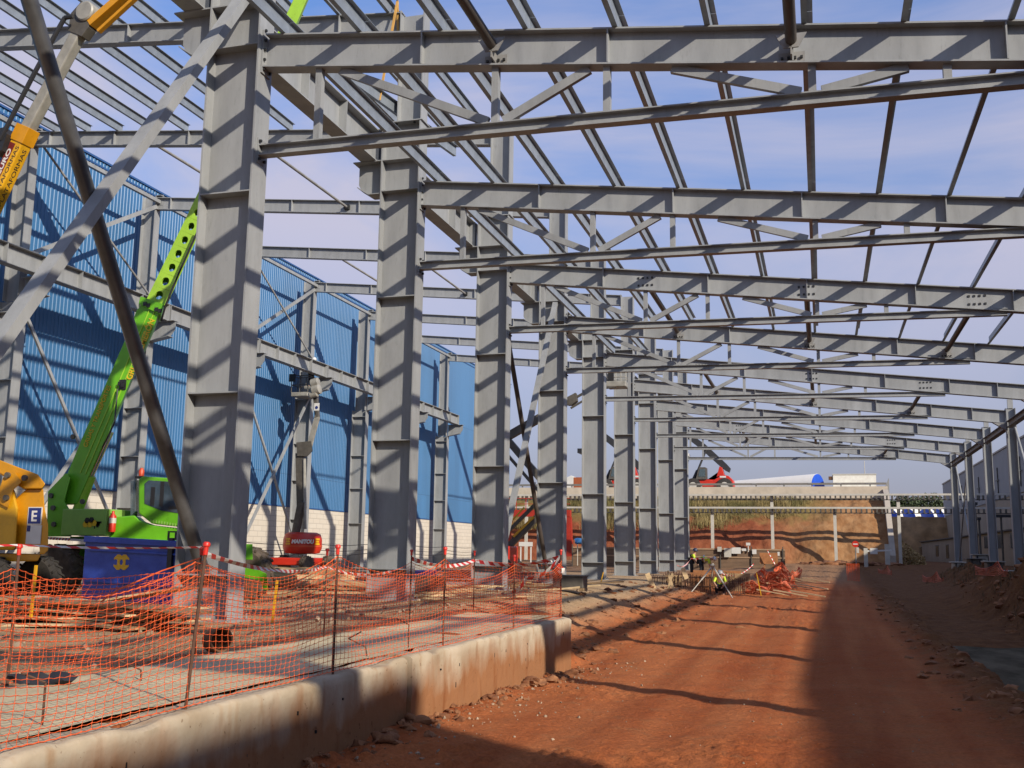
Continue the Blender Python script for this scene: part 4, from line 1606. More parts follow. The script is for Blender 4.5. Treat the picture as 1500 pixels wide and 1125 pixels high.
def stacker(px0, Y, label):
    """px0 : picture column of the rear wheel centre"""
    k = at(px0 + 1, 700, Y=Y).x - at(px0, 700, Y=Y).x
    o = at(px0, 716, Y=Y)
    bx, bz = o.x, 7.62

    def q(dx, dy):
        return (bx + dx * k, o.z + dy * k)
    t = thing("reach_stacker", (bx - 2.5, Y, 7.2), label, "reach stacker", "red reach stackers on the yard")
    mb = MB().prism_y([(bx - 56 * k, bz + 0.75), q(-56, 9)[0:2], q(-50, 12), q(-22, 13), q(-17, 11), q(-13, 14), q(-2, 20), q(6, 18), q(12, 12), q(13, 4), (bx + 13 * k, bz + 0.75)], Y - 1.1, Y + 1.1)
    mb.build("body", RED, t, bevel=0.05)
    mb = MB().prism_y([q(-22, 12.8), q(-14, 12), q(-8, 33), q(-4, 31), q(-1, 20), q(-5, 13)], Y - 0.5, Y + 0.7)
    mb.build("boom_mount", RED, t, bevel=0.04)
    mb = MB().prism_y([q(0, 27), q(6, 24), q(8, 30), q(2, 37), q(-28, 66), q(-59, 89), q(-62, 81), q(-36, 60), q(-5, 31)], Y - 0.35, Y + 0.35)
    mb.build("boom", mat("blackish_boom_paint", (0.03, 0.03, 0.032), 0.5), t)
    mb = MB().tube((q(-47, 12)[0], Y - 0.5, q(-47, 12)[1]), (q(-40, 27)[0], Y - 0.5, q(-40, 27)[1]), 0.2)
    mb.tube((q(-40, 27)[0], Y - 0.5, q(-40, 27)[1]), (q(-27, 58)[0], Y - 0.45, q(-27, 58)[1]), 0.11)
    mb.build("lift_ram", mat("blackish_boom_paint", (0.03, 0.03, 0.032), 0.5), t, smooth=40)
    c_ = MB().prism_y([q(-42, 13), q(-26, 13), q(-26, 30), q(-28, 31), q(-37, 31), q(-39, 24)], Y - 1.3, Y - 0.2).build("cab", LIFTGREY, t)
    MB().prism_y([q(-38, 17), q(-28, 17), q(-28, 28), q(-36, 28)], Y - 1.33, Y - 1.302).build("window", GLASS, c_)
    for wx in (0, -46):
        for yy in (Y - 1.2, Y + 0.5):
            w = MB().lathe([(0.55, 0), (0.82, 0.05), (0.85, 0.2), (0.85, 0.5), (0.82, 0.65), (0.55, 0.7)], (bx + wx * k, yy - 0.25, bz + 0.85), (0, 1, 0), 24).build("wheel", RUBBER, t, smooth=35)
            MB().lathe([(0.4, -0.012), (0.2, 0.02)], (bx + wx * k, yy - 0.25, bz + 0.85), (0, 1, 0), 18).build("rim", CREAM, w)
    MB().box((q(-7, 0)[0], Y - 1.12, q(0, 15.5)[1]), (q(2, 0)[0], Y - 1.102, q(0, 18)[1])).build("plate", WHITE, t)
    MB().prism_y([q(-48, 4), q(-40, 11), q(-37, 11), q(-44, 4)], Y - 1.12, Y - 1.102).build("decal", WHITE, t)
    sp = MB().use(LIFTGREY)
    e = q(-62, 82)
    sp.box((e[0] - 0.5, Y - 0.4, e[1] - 2.1), (e[0] + 0.2, Y + 0.4, e[1] + 0.1))
    sp.use(WHITE)
    sp.box((e[0] - 1.2, Y - 1.2, e[1] - 2.5), (e[0] + 0.6, Y + 1.2, e[1] - 2.1))
    sp.use(BLACK)
    sp.box((e[0] - 2.0, Y - 1.25, e[1] - 2.3), (e[0] - 1.202, Y + 1.25, e[1] - 1.8))
    sp.build("spreader", None, t)
    return t


stacker(1063, 115, "red reach stacker right of the last middle column, boom raised to the left")
stacker(936, 115, "red reach stacker glimpsed between the fifth and seventh middle columns")
a, c = at(830, 698, Y=116), at(857, 716, Y=116)
tk = thing("parked_truck", ((a.x + c.x) / 2, 117, 7.2), "white truck front with orange side on the yard between the fourth and fifth columns", "truck")
MB().prism_y([(a.x, 7.6), (a.x, a.z - 0.1), (a.x + 0.5, a.z + 0.12), (a.x + 0.8, a.z), (a.x + 0.8, 7.6)], 116, 118).build("cab", WHITE, tk, bevel=0.05)
MB().box((a.x + 0.82, 116, 7.7), (c.x + 1.5, 118, a.z - 0.1)).build("load_body", mat("dull_orange_paint", (0.40, 0.10, 0.03), 0.6), tk)
for xx in (a.x + 0.5, c.x + 0.8):
    MB().lathe([(0.25, 0), (0.42, 0.02), (0.42, 0.26), (0.25, 0.28)], (xx, 115.9, 7.62), (0, 1, 0), 18).build("wheel", RUBBER, tk, smooth=35)


def pz_(pts, Y):
    return [(at(x, y, Y=Y).x, at(x, y, Y=Y).z) for x, y in pts]


def tyre(t, c, r, w, m=TYREDUST, rimm=None, axisv=(0, 1, 0), lugs=18, name="wheel"):
    c = V(c)
    a = V(axisv).normalized()
    mb = MB().lathe([(r * 0.58, 0), (r * 0.86, w * 0.02), (r * 0.95, w * 0.12), (r * 0.97, w * 0.5), (r * 0.95, w * 0.88), (r * 0.86, w * 0.98), (r * 0.58, w)], c, a, 32)
    tt = V((0, 0, 1)) if abs(a.z) < 0.9 else V((1, 0, 0))
    u = a.cross(tt).normalized()
    v = u.cross(a)
    for i in range(lugs):
        th = 2 * math.pi * i / lugs
        for hf in (0, 1):
            t0 = th + hf * math.pi / lugs
            d0 = u * math.cos(t0) + v * math.sin(t0)
            d1 = u * math.cos(t0 + 0.16) + v * math.sin(t0 + 0.16)
            h0, h1 = (0.03 * w, 0.52 * w) if hf == 0 else (0.48 * w, 0.97 * w)
            k = d0.cross(a) * 0.035 * r * 1.3
            p, q = c + a * h0 + (d0 if hf == 0 else d1) * r * 0.93, c + a * h1 + (d1 if hf == 0 else d0) * r * 0.93
            rr_ = r * 0.085
            e0, e1 = (d0 if hf == 0 else d1), (d1 if hf == 0 else d0)
            mb.add([p - k, p + k, q + k, q - k, p - k + e0 * rr_, p + k + e0 * rr_, q + k + e1 * rr_, q - k + e1 * rr_],
                   [(0, 1, 2, 3), (4, 7, 6, 5), (0, 4, 5, 1), (1, 5, 6, 2), (2, 6, 7, 3), (3, 7, 4, 0)])
    wv = mb.build(name, m, t, smooth=35)
    MB().lathe([(r * 0.57, w * 0.10), (r * 0.5, w * 0.22), (r * 0.2, w * 0.2), (r * 0.18, w * 0.04), (r * 0.02, w * 0.03)], c, a, 24).build("rim", rimm or m, wv, smooth=30)
    return wv


# ------------------------------------------------------------------ green rotating crane
YG = 20.8
gc = thing("green_telehandler", (at(180, 800, Y=YG).x, YG + 1, 0), "bright green telescopic crane with its boom raised to the right and a tinted cab", "telehandler")
MB().prism_y(pz_([(71, 720), (97, 693), (104, 700), (95, 735), (102, 747), (104, 786), (69, 786)], YG), YG - 0.02, YG + 0.12, -0.7).prism_y(
    pz_([(71, 720), (97, 693), (104, 700), (95, 735), (102, 747), (104, 786), (69, 786)], YG + 0.9), YG + 0.9, YG + 1.02, -0.7).build("turret", GREEN, gc, bevel=0.01)
b1 = MB().prism_y(pz_([(90, 738), (98, 695), (120, 642), (180, 505), (200, 455), (207, 446), (234, 457), (229, 470), (192, 555), (164, 622), (131, 697), (113, 738)], YG + 0.16), YG + 0.16, YG + 0.75, -0.72).build("boom", GREEN, gc, bevel=0.02)
mb = MB().prism_y(pz_([(203, 445), (206, 434), (240, 446), (236, 461)], YG + 0.1), YG + 0.1, YG + 0.8, -0.72)
mb.build("boom_collar", GREEN, gc)
mb = MB()
for (x, y) in ((209, 444), (214, 446), (226, 452), (231, 454), (172, 561), (176, 563)):
    c = at(x, y, Y=YG)
    mb.box((c.x - 0.045, YG + 0.07, c.z - 0.045), (c.x + 0.045, YG + 0.098, c.z + 0.045))
c = at(174, 562, Y=YG)
mb.box((c.x - 0.09, YG + 0.13, c.z - 0.12), (c.x + 0.09, YG + 0.158, c.z + 0.12))
mb.build("fittings", BLACK, gc)
# raised strips along the boom side
for off in (0.28, 0.55):
    pts = []
    l0, l1 = at(104, 690, Y=YG), at(206, 449, Y=YG)
    w0, w1 = at(131, 697, Y=YG), at(232, 460, Y=YG)
    p0, p1 = l0.lerp(w0, off), l1.lerp(w1, off)
    MB().extr(rect(0.02, 0.02), (p0.x, YG + 0.152, p0.z), (p1.x, YG + 0.152, p1.z), up=(0, -1, 0)).build("side_strip", GREENL, gc)
# second section with round holes
s0a, s0b = at(215, 438, Y=YG + 0.22), at(241, 447, Y=YG + 0.22)
s1a, s1b = at(303, 256, Y=YG + 0.22), at(322, 266, Y=YG + 0.22)


def hole_plate(n_, ya, yb):
    mb = MB()
    N = 16
    for kk in range(n_):
        t0, t1 = kk / n_, (kk + 1) / n_
        c00, c10 = s0a.lerp(s1a, t0), s0b.lerp(s1b, t0)
        c01, c11 = s0a.lerp(s1a, t1), s0b.lerp(s1b, t1)
        cen = (c00 + c10 + c01 + c11) / 4
        wid = (c10 - c00).length
        ex = (c10 - c00) * 0.5
        ez = (c01 - c00) * 0.5
        out, inn = [], []
        for i in range(N):
            th = 2 * math.pi * i / N
            cx, cz = math.cos(th), math.sin(th)
            m = max(abs(cx), abs(cz))
            out.append(cen + ex * (cx / m) + ez * (cz / m))
            inn.append(cen + ex.normalized() * cx * wid * 0.20 + ez.normalized() * cz * wid * 0.20)
        vs = [V((p.x, ya, p.z)) for p in out] + [V((p.x, ya, p.z)) for p in inn] + [V((p.x, yb, p.z)) for p in out] + [V((p.x, yb, p.z)) for p in inn]
        fs = []
        for i in range(N):
            j = (i + 1) % N
            fs += [(i, j, N + j, N + i), (2 * N + i, 3 * N + i, 3 * N + j, 2 * N + j), (N + i, N + j, 3 * N + j, 3 * N + i), (i, 2 * N + i, 2 * N + j, j)]
        mb.add(vs, fs)
    return mb


mb = hole_plate(9, YG + 0.22, YG + 0.26)
SH2 = -0.30
mb2 = hole_plate(9, YG + 0.62, YG + 0.66)
mb.add([(p[0] + SH2, p[1], p[2]) for p in mb2.v], mb2.f)
for A, B in ((s0a, s1a), (s0b, s1b)):
    mb.add([(A.x, YG + 0.262, A.z), (B.x, YG + 0.262, B.z), (B.x + SH2, YG + 0.618, B.z), (A.x + SH2, YG + 0.618, A.z)], [(0, 1, 2, 3)])
mb.build("boom_extension", GREENL, gc)
MB().prism_y(pz_([(303, 258), (320, 268), (352, 205), (436, 30), (475, -60), (461, -68), (420, 20)], YG + 0.32), YG + 0.32, YG + 0.6, -0.6).build("boom_tip", GREENL, gc, bevel=0.01)
p, q_, r_ = at(163, 632, Y=YG + 0.3), at(133, 697, Y=YG + 0.3), at(113, 750, Y=YG + 0.3)
MB().tube((p.x, YG + 0.3, p.z), (q_.x, YG + 0.3, q_.z), 0.07, n=14).build("ram_rod", CHROME, gc, smooth=40)
MB().tube((q_.x, YG + 0.3, q_.z), (r_.x, YG + 0.3, r_.z), 0.125, n=14).build("ram_cylinder", GREENL, gc, smooth=40)
a, c = at(102, 746, Y=YG), at(164, 785, Y=YG)
eb = MB().box((a.x + 0.01, YG - 0.25, c.z), (c.x, YG + 0.9, a.z)).build("engine_box", GREENM, gc, bevel=0.02)
mb = MB().use(TXTY)
ce = at(133, 765, Y=YG - 0.25)
for sx, sz in ((-0.10, 0.04), (0.02, 0.05), (-0.14, -0.05), (-0.02, -0.05), (0.10, -0.02)):
    mb.use(TXTY if sz < 0.03 else BLACK)
    mb.lathe([(0.075, 0), (0.075, 0.008)], (ce.x + sx, YG - 0.26, ce.z + sz), (0, 1, 0), 6)
for q in range(10):
    mb.use(BLACK)
    mb.box((ce.x + 0.08 + 0.2 * random.random(), YG - 0.258, ce.z - 0.16 + 0.2 * random.random()), (ce.x + 0.1 + 0.2 * random.random(), YG - 0.252, ce.z + 0.02))
mb.build("emblem", None, eb)
c = at(168, 750, Y=YG - 0.1)
fe = MB().lathe([(0.075, 0), (0.08, 0.02), (0.08, 0.36), (0.03, 0.42), (0.03, 0.48)], (c.x, YG - 0.15, c.z - 0.46), (0, 0, 1), 14).build("fire_extinguisher", RED, gc, smooth=40)
MB().lathe([(0.0815, 0), (0.0815, 0.12)], (c.x, YG - 0.15, c.z - 0.26), (0, 0, 1), 14).build("label_band", CREAM, fe, smooth=40)
hood = MB().prism_y(pz_([(163, 758), (199, 755), (206, 762), (225, 769), (290, 777), (300, 790), (300, 797), (104, 790), (104, 786), (163, 786)], YG), YG - 0.05, YG + 1.4, -0.6).build("chassis_cover", GREEN, gc, bevel=0.03)
text("ROTO 40.18", 0.14, (at(176, 783, Y=YG).x, YG - 0.055, at(176, 779, Y=YG).z), (1, 0, -0.06), (0, 0, 1), TXTW, hood, sx=1.0) if False else None
cb_ = MB().prism_y(pz_([(207, 702), (213, 698), (290, 703), (296, 775), (226, 767), (207, 752)], YG), YG - 0.1, YG + 0.85, -0.55).build("cab", GREEN, gc, bevel=0.03)
MB().prism_y(pz_([(216, 709), (222, 704), (284, 708), (288, 752), (266, 752), (240, 748), (216, 738)], YG), YG - 0.112, YG - 0.101).build("window", mat("blue_grey_cab_glass", (0.055, 0.085, 0.115), 0.08, 0, 0.3, 2.5), cb_)
mb = MB()
for (x0, y0, x1, y1) in ((226, 714, 230, 741), (240, 706, 243, 742), (252, 742, 266, 746)):
    A_, B_ = at(x0, y0, Y=YG), at(x1, y1, Y=YG)
    mb.box((min(A_.x, B_.x), YG - 0.118, min(A_.z, B_.z)), (max(A_.x, B_.x), YG - 0.1125, max(A_.z, B_.z)))
mb.build("window_bar", BLACK, cb_)
MB().prism_y(pz_([(199, 706), (206, 704), (206, 750), (199, 756)], YG + 0.2), YG, YG + 0.75).build("windscreen", GLASS, cb_)
mb = MB()
for i in range(16):
    A_ = at(224 + i * 4, 762 + i * 0.7, Y=YG)
    mb.box((A_.x, YG - 0.108, A_.z - 0.05), (A_.x + 0.03, YG - 0.101, A_.z + 0.02))
mb.build("vent", GREENM, cb_)
c = at(203, 697, Y=YG)
bc = MB().lathe([(0.06, 0), (0.065, 0.12), (0.03, 0.19)], (c.x, YG + 0.1, c.z), (0, 0, 1), 12).build("beacon", ORRED, gc, smooth=40)
MB().box((c.x - 0.1, YG, c.z - 0.06), (c.x + 0.1, YG + 0.25, c.z - 0.003)).build("mirror_bracket", BLACK, gc)
mb = MB().prism_y(pz_([(26, 822), (60, 800), (104, 797), (300, 812), (300, 836), (60, 832)], YG), YG + 0.25, YG + 1.7, -0.6)
mb.build("chassis", GREEN, gc, bevel=0.02)
mb = MB().use(WHITE)
A_, B_ = at(70, 786.5, Y=YG), at(280, 799, Y=YG)
mb.add([(A_.x, YG - 0.3, A_.z), (B_.x, YG - 0.3, B_.z), (B_.x, YG + 0.3, B_.z), (A_.x, YG + 0.3, A_.z),
        (A_.x, YG - 0.3, A_.z - 0.05), (B_.x, YG - 0.3, B_.z - 0.05), (B_.x, YG + 0.3, B_.z - 0.05), (A_.x, YG + 0.3, A_.z - 0.05)],
       [(0, 1, 2, 3), (4, 7, 6, 5), (0, 4, 5, 1), (1, 5, 6, 2), (2, 6, 7, 3), (3, 7, 4, 0)])
mb.use(RED)
n_ = 46
for i in range(n_):
    t0, t1 = i / n_, (i + 0.45) / n_
    p0, p1 = A_.lerp(B_, t0), A_.lerp(B_, t1)
    if 10 < i < 18:
        continue
    mb.add([(p0.x, YG - 0.304, p0.z + 0.002), (p1.x, YG - 0.304, p1.z + 0.002), (p1.x - 0.03, YG - 0.304, p1.z - 0.052), (p0.x - 0.03, YG - 0.304, p0.z - 0.052)], [(0, 1, 2, 3)])
mb.build("striped_ledge", None, gc)
for px in (88, 300):
    c = at(px, 845, Y=YG)
    for yy in (YG - 0.35, YG + 1.6):
        tyre(gc, (c.x, yy, 0.62), 0.64, 0.45)
o1, o2 = at(352, 818, Y=YG), at(398, 842, Y=YG)
MB().prism_y(pz_([(335, 797), (370, 797), (370, 820), (335, 820)], YG + 0.3), YG + 0.3, YG + 0.9, -0.6).build("outrigger_box", GREEN, gc, bevel=0.01)
MB().prism_y(pz_([(335, 822), (362, 824), (397, 840), (400, 864), (393, 864), (388, 850), (335, 840)], YG), YG - 0.2, YG - 0.05, -0.6).build("outrigger", GREEN, gc, bevel=0.01)
b1a, b1b = at(176, 556, Y=YG), at(213, 462, Y=YG)
dx = (b1b - b1a)
dxn = V((dx.x, 0, dx.z)).normalized()
dyn = V((-dxn.z, 0, dxn.x))
base = at(186, 556, Y=YG)
text("GRUAS ALMERÓN", 0.235, (base.x, YG + 0.150, base.z), dxn, dyn, TXTY, b1, depth=0.006, sx=0.82, bold=0.005)
base = at(120, 655, Y=YG)
text("GRÚAS Y TRANSPORTES", 0.17, (base.x + 0.02, YG + 0.150, base.z), dxn, dyn, TXTY, b1, depth=0.006, sx=0.85)

MB().path([at(236, 470, Y=YG), at(243, 446, Y=YG - 0.1), at(262, 400, Y=YG - 0.1), at(297, 322, Y=YG - 0.1)], 0.025, 7).build("hose", BLACK, gc, smooth=40)
MB().path([at(150, 655, Y=YG - 0.05), at(158, 640, Y=YG - 0.15), at(168, 618, Y=YG - 0.1), at(172, 570, Y=YG + 0.1)], 0.02, 7).build("hose", BLACK, gc, smooth=40)
mb = MB()
for (x, y) in ((76, 726), (79, 744), (80, 768), (108, 640), (122, 735)):
    c = at(x, y, Y=YG - 0.02)
    mb.lathe([(0.06, 0), (0.06, 0.05)], (c.x, YG - 0.075, c.z), (0, 1, 0), 12)
mb.build("pivot_pin", LIFTGREY, gc)

# ------------------------------------------------------------------ orange boom lift at the left edge
YL = 17.6
yl = thing("orange_boom_lift", (at(-40, 800, Y=YL).x, YL + 0.6, 0), "orange articulated boom lift at the left edge, its grey boom reaching to the top", "boom lift")
MB().prism_y(pz_([(-150, 715), (24, 712), (32, 745), (28, 806), (-150, 806)], YL), YL - 0.1, YL + 1.2, -0.85).build("counterweight", YELLOWB, yl, bevel=0.06)
tb = MB().prism_y(pz_([(16, 735), (36, 716), (61, 716), (63, 745), (68, 768), (68, 806), (62, 812), (56, 812), (55, 800), (16, 800)], YL), YL + 0.05, YL + 0.9, -0.85).build("turret", YELLOW, yl, bevel=0.02)
MB().prism_y(pz_([(-150, 600), (0, 673), (28, 684), (58, 695), (69, 709), (64, 716), (38, 716), (0, 692), (-150, 625)], YL), YL - 0.05, YL + 0.35, -0.85).build("lower_arm", YELLOW, yl, bevel=0.02)
MB().prism_y(pz_([(13, 700), (30, 692), (40, 707), (28, 718), (20, 745), (2, 735)], YL), YL - 0.16, YL - 0.06, -0.85).build("link_plate", YELLOW, yl, bevel=0.01)
mb = MB()
for (x, y) in ((46, 701), (21, 697), (19, 730)):
    c = at(x, y, Y=YL)
    mb.lathe([(0.06, 0), (0.06, 0.06)], (c.x, YL - 0.22, c.z), (0, 1, 0), 12)
mb.build("pivot_pin", LIFTGREY, yl)
a, c = at(41, 744, Y=YL), at(57, 767, Y=YL)
dk = MB().box((a.x, YL + 0.03, c.z), (c.x, YL + 0.049, a.z)).build("decal", SIGNBLUE, yl)
MB().box((a.x - 0.02, YL + 0.034, c.z - 0.02), (c.x + 0.02, YL + 0.0495, c.z - 0.001)).box((a.x - 0.02, YL + 0.034, a.z + 0.001), (c.x + 0.02, YL + 0.0495, a.z + 0.02)).box((a.x - 0.02, YL + 0.034, c.z), (a.x - 0.001, YL + 0.0495, a.z)).box((c.x + 0.001, YL + 0.034, c.z), (c.x + 0.02, YL + 0.0495, a.z)).build("decal_border", WHITE, dk)
text("E", 0.30, ((a.x + c.x) / 2 - 0.085, YL + 0.028, c.z + 0.05), (1, 0, 0), (0, 0, 1), TXTW, dk, depth=0.004, bold=0.006)
a, c = at(38, 769, Y=YL), at(57, 797, Y=YL)
dk = MB().box((a.x, YL + 0.03, c.z), (c.x, YL + 0.049, a.z)).build("decal", WHITE, yl)
MB().box((a.x + 0.01, YL + 0.024, a.z - 0.13), (a.x + 0.09, YL + 0.0295, a.z - 0.01)).build("decal_mark", SIGNBLUE, dk)
MB().prism_y(pz_([(-150, 808), (55, 812), (50, 822), (-150, 826)], YL), YL + 0.1, YL + 1.2, -0.85).build("chassis", YELLOW, yl, bevel=0.02)
for px in (-8, -120):
    c = at(px, 845, Y=YL)
    for yy in (YL - 0.3, YL + 1.1):
        tyre(yl, (c.x, yy, 0.5), 0.5, 0.36, RUBBER)
YB = 17.4
# boom : orange section, grey fly section, knuckle and orange jib
c0, c1 = at(-150, 560, Y=YB), at(26, 182, Y=YB)
bo = V((c1.x - c0.x, 0, c1.z - c0.z)).normalized()
MB().extr(rect(0.34, 0.30), (c0.x, YB + 0.3, c0.z), (c1.x, YB + 0.3, c1.z), up=(0, -1, 0)).build("main_boom", YELLOWB, yl, bevel=0.03)
c2 = c1 - bo * 0.02
MB().extr(rect(0.38, 0.34), (c2.x - bo.x * 0.32, YB + 0.3, c2.z - bo.z * 0.32), (c2.x + bo.x * 0.06, YB + 0.3, c2.z + bo.z * 0.06), up=(0, -1, 0)).build("boom_collar", YELLOW, yl, bevel=0.01)
f1 = at(104, 36, Y=YB)
MB().extr(rect(0.26, 0.24), (c1.x, YB + 0.3, c1.z), (f1.x, YB + 0.3, f1.z), up=(0, -1, 0)).build("fly_boom", BOOMGREY, yl, bevel=0.03)
kn = at(119, 10, Y=YB)
MB().lathe([(0.20, 0), (0.23, 0.03), (0.23, 0.38), (0.20, 0.41)], (kn.x - 0.02, YB + 0.1, kn.z - 0.02), (0, 1, 0), 20).build("knuckle", BOOMGREY, yl, smooth=35)
mb = MB().prism_y(pz_([(92, 40), (112, 48), (122, 34), (128, 14), (112, -4), (96, 14)], YB), YB + 0.16, YB + 0.42)
mb.build("knuckle_plate", LIFTGREY, yl, bevel=0.01)
j0, j1 = at(122, 28, Y=YB), at(200, -40, Y=YB)
MB().extr(rect(0.16, 0.3), (j0.x, YB + 0.3, j0.z), (j1.x, YB + 0.3, j1.z), up=(0, -1, 0)).build("jib", YELLOW, yl, bevel=0.01)
j0, j1 = at(131, 37, Y=YB), at(215, -40, Y=YB)
MB().extr(rect(0.07, 0.12), (j0.x, YB + 0.3, j0.z), (j1.x, YB + 0.3, j1.z), up=(0, -1, 0)).build("jib_link", YELLOW, yl, bevel=0.01)
MB().path([at(0, 205, Y=YB), at(50, 108, Y=YB), at(88, 38, Y=YB), at(95, 26, Y=YB), at(107, 24, Y=YB)], 0.05, 8).build("hose", BLACK, yl, smooth=40)
MB().prism_y(pz_([(-10, 190), (6, 186), (10, 196), (2, 220), (-10, 225)], YB), YB, YB + 0.3).build("hose_guide", BLACK, yl)
side = V((bo.z, 0, -bo.x))          # towards lower right
mid = V((at(-12, 322, Y=YB).x, YB, at(-12, 322, Y=YB).z))
mb_ = bpy.data.objects[[o.name for o in bpy.data.objects if o.parent == yl and o.name.startswith("main_boom")][0]]
up_ = -side


def on_boom(t, s_):
    p = V((c1.x, 0, c1.z)) - bo * t + side * s_
    return V((p.x, YB + 0.3 - 0.151, p.z))


sp_ = V((c1.x, 0, c1.z)) - bo * 1.80 + side * 0.1715
text("PLATAFORMAS", 0.15, (sp_.x, YB + 0.3 + 0.055, sp_.z), bo, (0, -1, 0), TXTK, mb_, depth=0.003, sx=1.35)
text("PLATAFORMAS", 0.13, on_boom(1.74, 0.15), bo, up_, TXTK, mb_, depth=0.003, sx=1.5)
p = on_boom(1.22, 0.015)
q0, q1 = p, p + bo * 0.82
h = up_ * 0.16
mbx = MB().add([q0 - V((0, .001, 0)), q1 - V((0, .001, 0)), q1 + h - V((0, .001, 0)), q0 + h - V((0, .001, 0)), q0 - V((0, .004, 0)), q1 - V((0, .004, 0)), q1 + h - V((0, .004, 0)), q0 + h - V((0, .004, 0))],
               [(0, 3, 2, 1), (4, 5, 6, 7), (0, 1, 5, 4), (1, 2, 6, 5), (2, 3, 7, 6), (3, 0, 4, 7)]).build("logo_panel", mat("dark_red_panel", (0.20, 0.02, 0.015), 0.5), mb_)
text("EURO", 0.14, p + bo * 0.05 + up_ * 0.03 - V((0, 0.006, 0)), bo, up_, TXTW, mb_, depth=0.003, sx=1.7, bold=0.004)

# ------------------------------------------------------------------ blue skip
a = at(122, 893, Z=0.0)
sk = thing("skip_container", (a.x + 1.25, 17.9, 0), "dark blue steel skip with a yellow emblem, left of the first column", "skip")
x0, x1, yf = a.x, a.x + 2.55, 17.45
zt3 = at(122, 788, Y=yf).z
mb = MB()
mb.prism_y([(x0, 0.02), (x1, 0.02), (x1, zt3 - 0.05), (x0, zt3)], yf, yf + 0.05)
mb.prism_y([(x0, 0.02), (x1, 0.02), (x1, zt3 - 0.05), (x0, zt3)], yf + 1.65, yf + 1.7)
mb.box((x0, yf + 0.051, 0.02), (x0 + 0.05, yf + 1.649, zt3 - 0.1))
mb.box((x1 - 0.05, yf + 0.051, 0.02), (x1, yf + 1.649, zt3 - 0.1))
mb.box((x0 + 0.051, yf + 0.051, 0.05), (x1 - 0.051, yf + 1.649, 0.1))
mb.build("body", BLUESK, sk, bevel=0.012)
MB().extr(rect(0.11, 0.12), (x0 + 0.02, yf - 0.03, zt3 - 0.02), (x1, yf - 0.03, zt3 - 0.11)).build("rim_rail", BLUESK, sk, bevel=0.015)
for zz in (1.20, 0.60):
    MB().prism_y([(x0 + 0.08, zz), (x1 - 0.15, zz - 0.1), (x1 - 0.15, zz - 0.14), (x0 + 0.08, zz - 0.06)], yf - 0.045, yf - 0.002).build("pressed_rib", BLUESK, sk, bevel=0.012)
mb = MB().box((x1 - 0.62, yf - 0.08, zt3 - 0.55), (x1 - 0.52, yf - 0.002, zt3 + 0.02)).box((x1 - 0.66, yf - 0.05, zt3 - 0.02), (x1 - 0.63, yf - 0.02, zt3 + 0.12)).box(
    (x1 - 0.5, yf - 0.05, zt3 - 0.02), (x1 - 0.47, yf - 0.02, zt3 + 0.12)).box((x1 - 0.66, yf - 0.05, zt3 + 0.121), (x1 - 0.47, yf - 0.02, zt3 + 0.15))
mb.build("lifting_lug", BLACK, sk)
MB().box((x1 - 0.17, yf - 0.04, 0.05), (x1 + 0.02, yf - 0.002, zt3 - 0.14)).build("corner_post", mat("blackened_blue_paint", (0.008, 0.012, 0.05), 0.6), sk)
ce = at(178, 823.5, Y=yf)
px_ = [(-95, 40), (-20, 80), (0, 68), (20, 80), (60, 80), (95, 40), (95, 22), (72, 30), (50, 22), (36, 38), (36, 0)]


def emb(pts):
    k = 0.0019
    return [(ce.x + x * k, ce.z + z * k) for x, z in pts]


top = [(-90, 42), (-50, 78), (-22, 78), (0, 62), (22, 78), (50, 78), (90, 42), (90, 22), (76, 30), (58, 26), (50, 34), (50, 0), (20, 0), (14, 18), (8, 28), (-8, 28), (-14, 18), (-20, 0), (-50, 0), (-50, 34), (-58, 26), (-76, 30), (-90, 22)]
e = MB().prism_y(emb(top), yf - 0.008, yf - 0.002)
e.prism_y(emb([(x, -z) for x, z in top]), yf - 0.008, yf - 0.002)
e.build("emblem", mat("emblem_yellow", (0.85, 0.48, 0.01), 0.5, 0, 0.03), sk)

# ------------------------------------------------------------------ red boom lift in front of the blue wall
YM = 52.6
c = at(443, 800, Y=YM)
ml = thing("red_boom_lift", (c.x, YM, 0), "red boom lift with a round counterweight, raised in front of the blue wall", "boom lift")
k = at(444, 800, Y=YM).x - c.x
MB().lathe([(0.5, 0), (0.95, 0.05), (1.06, 0.3), (1.06, 0.8), (0.98, 1.08), (0.75, 1.18)], (c.x, YM, 0.92), (0, 0, 1), 28).build("counterweight", RED, ml, smooth=40)
MB().lathe([(1.075, 0), (1.082, 0.05), (1.075, 0.1)], (c.x, YM, 1.30), (0, 0, 1), 28).build("band", ORRED, ml, smooth=40)
bodyo = MB().box((c.x - 1.15, YM - 1.6, 0.32), (c.x + 0.95, YM + 1.2, 0.72)).build("chassis", RED, ml, bevel=0.06)
for wx in (-1.55, 1.15):
    for wy in (-1.5, 1.0):
        tyre(ml, (c.x + wx - 0.2, YM + wy, 0.42), 0.42, 0.36, TYREDUST, LIFTGREY, axisv=(0.92, -0.4, 0))
nd, nx_d = V((0.47, -0.88, 0)).normalized(), V((0.88, 0.47, 0)).normalized()
tb_ = V((c.x, YM, 0)) + nd * 1.10
text("MANITOU", 0.29, tb_ - nx_d * 0.60 + V((0, 0, 1.50)), nx_d, (0.10, 0.05, 1), TXTW, ml, depth=0.03, sx=0.88, bold=0.016)
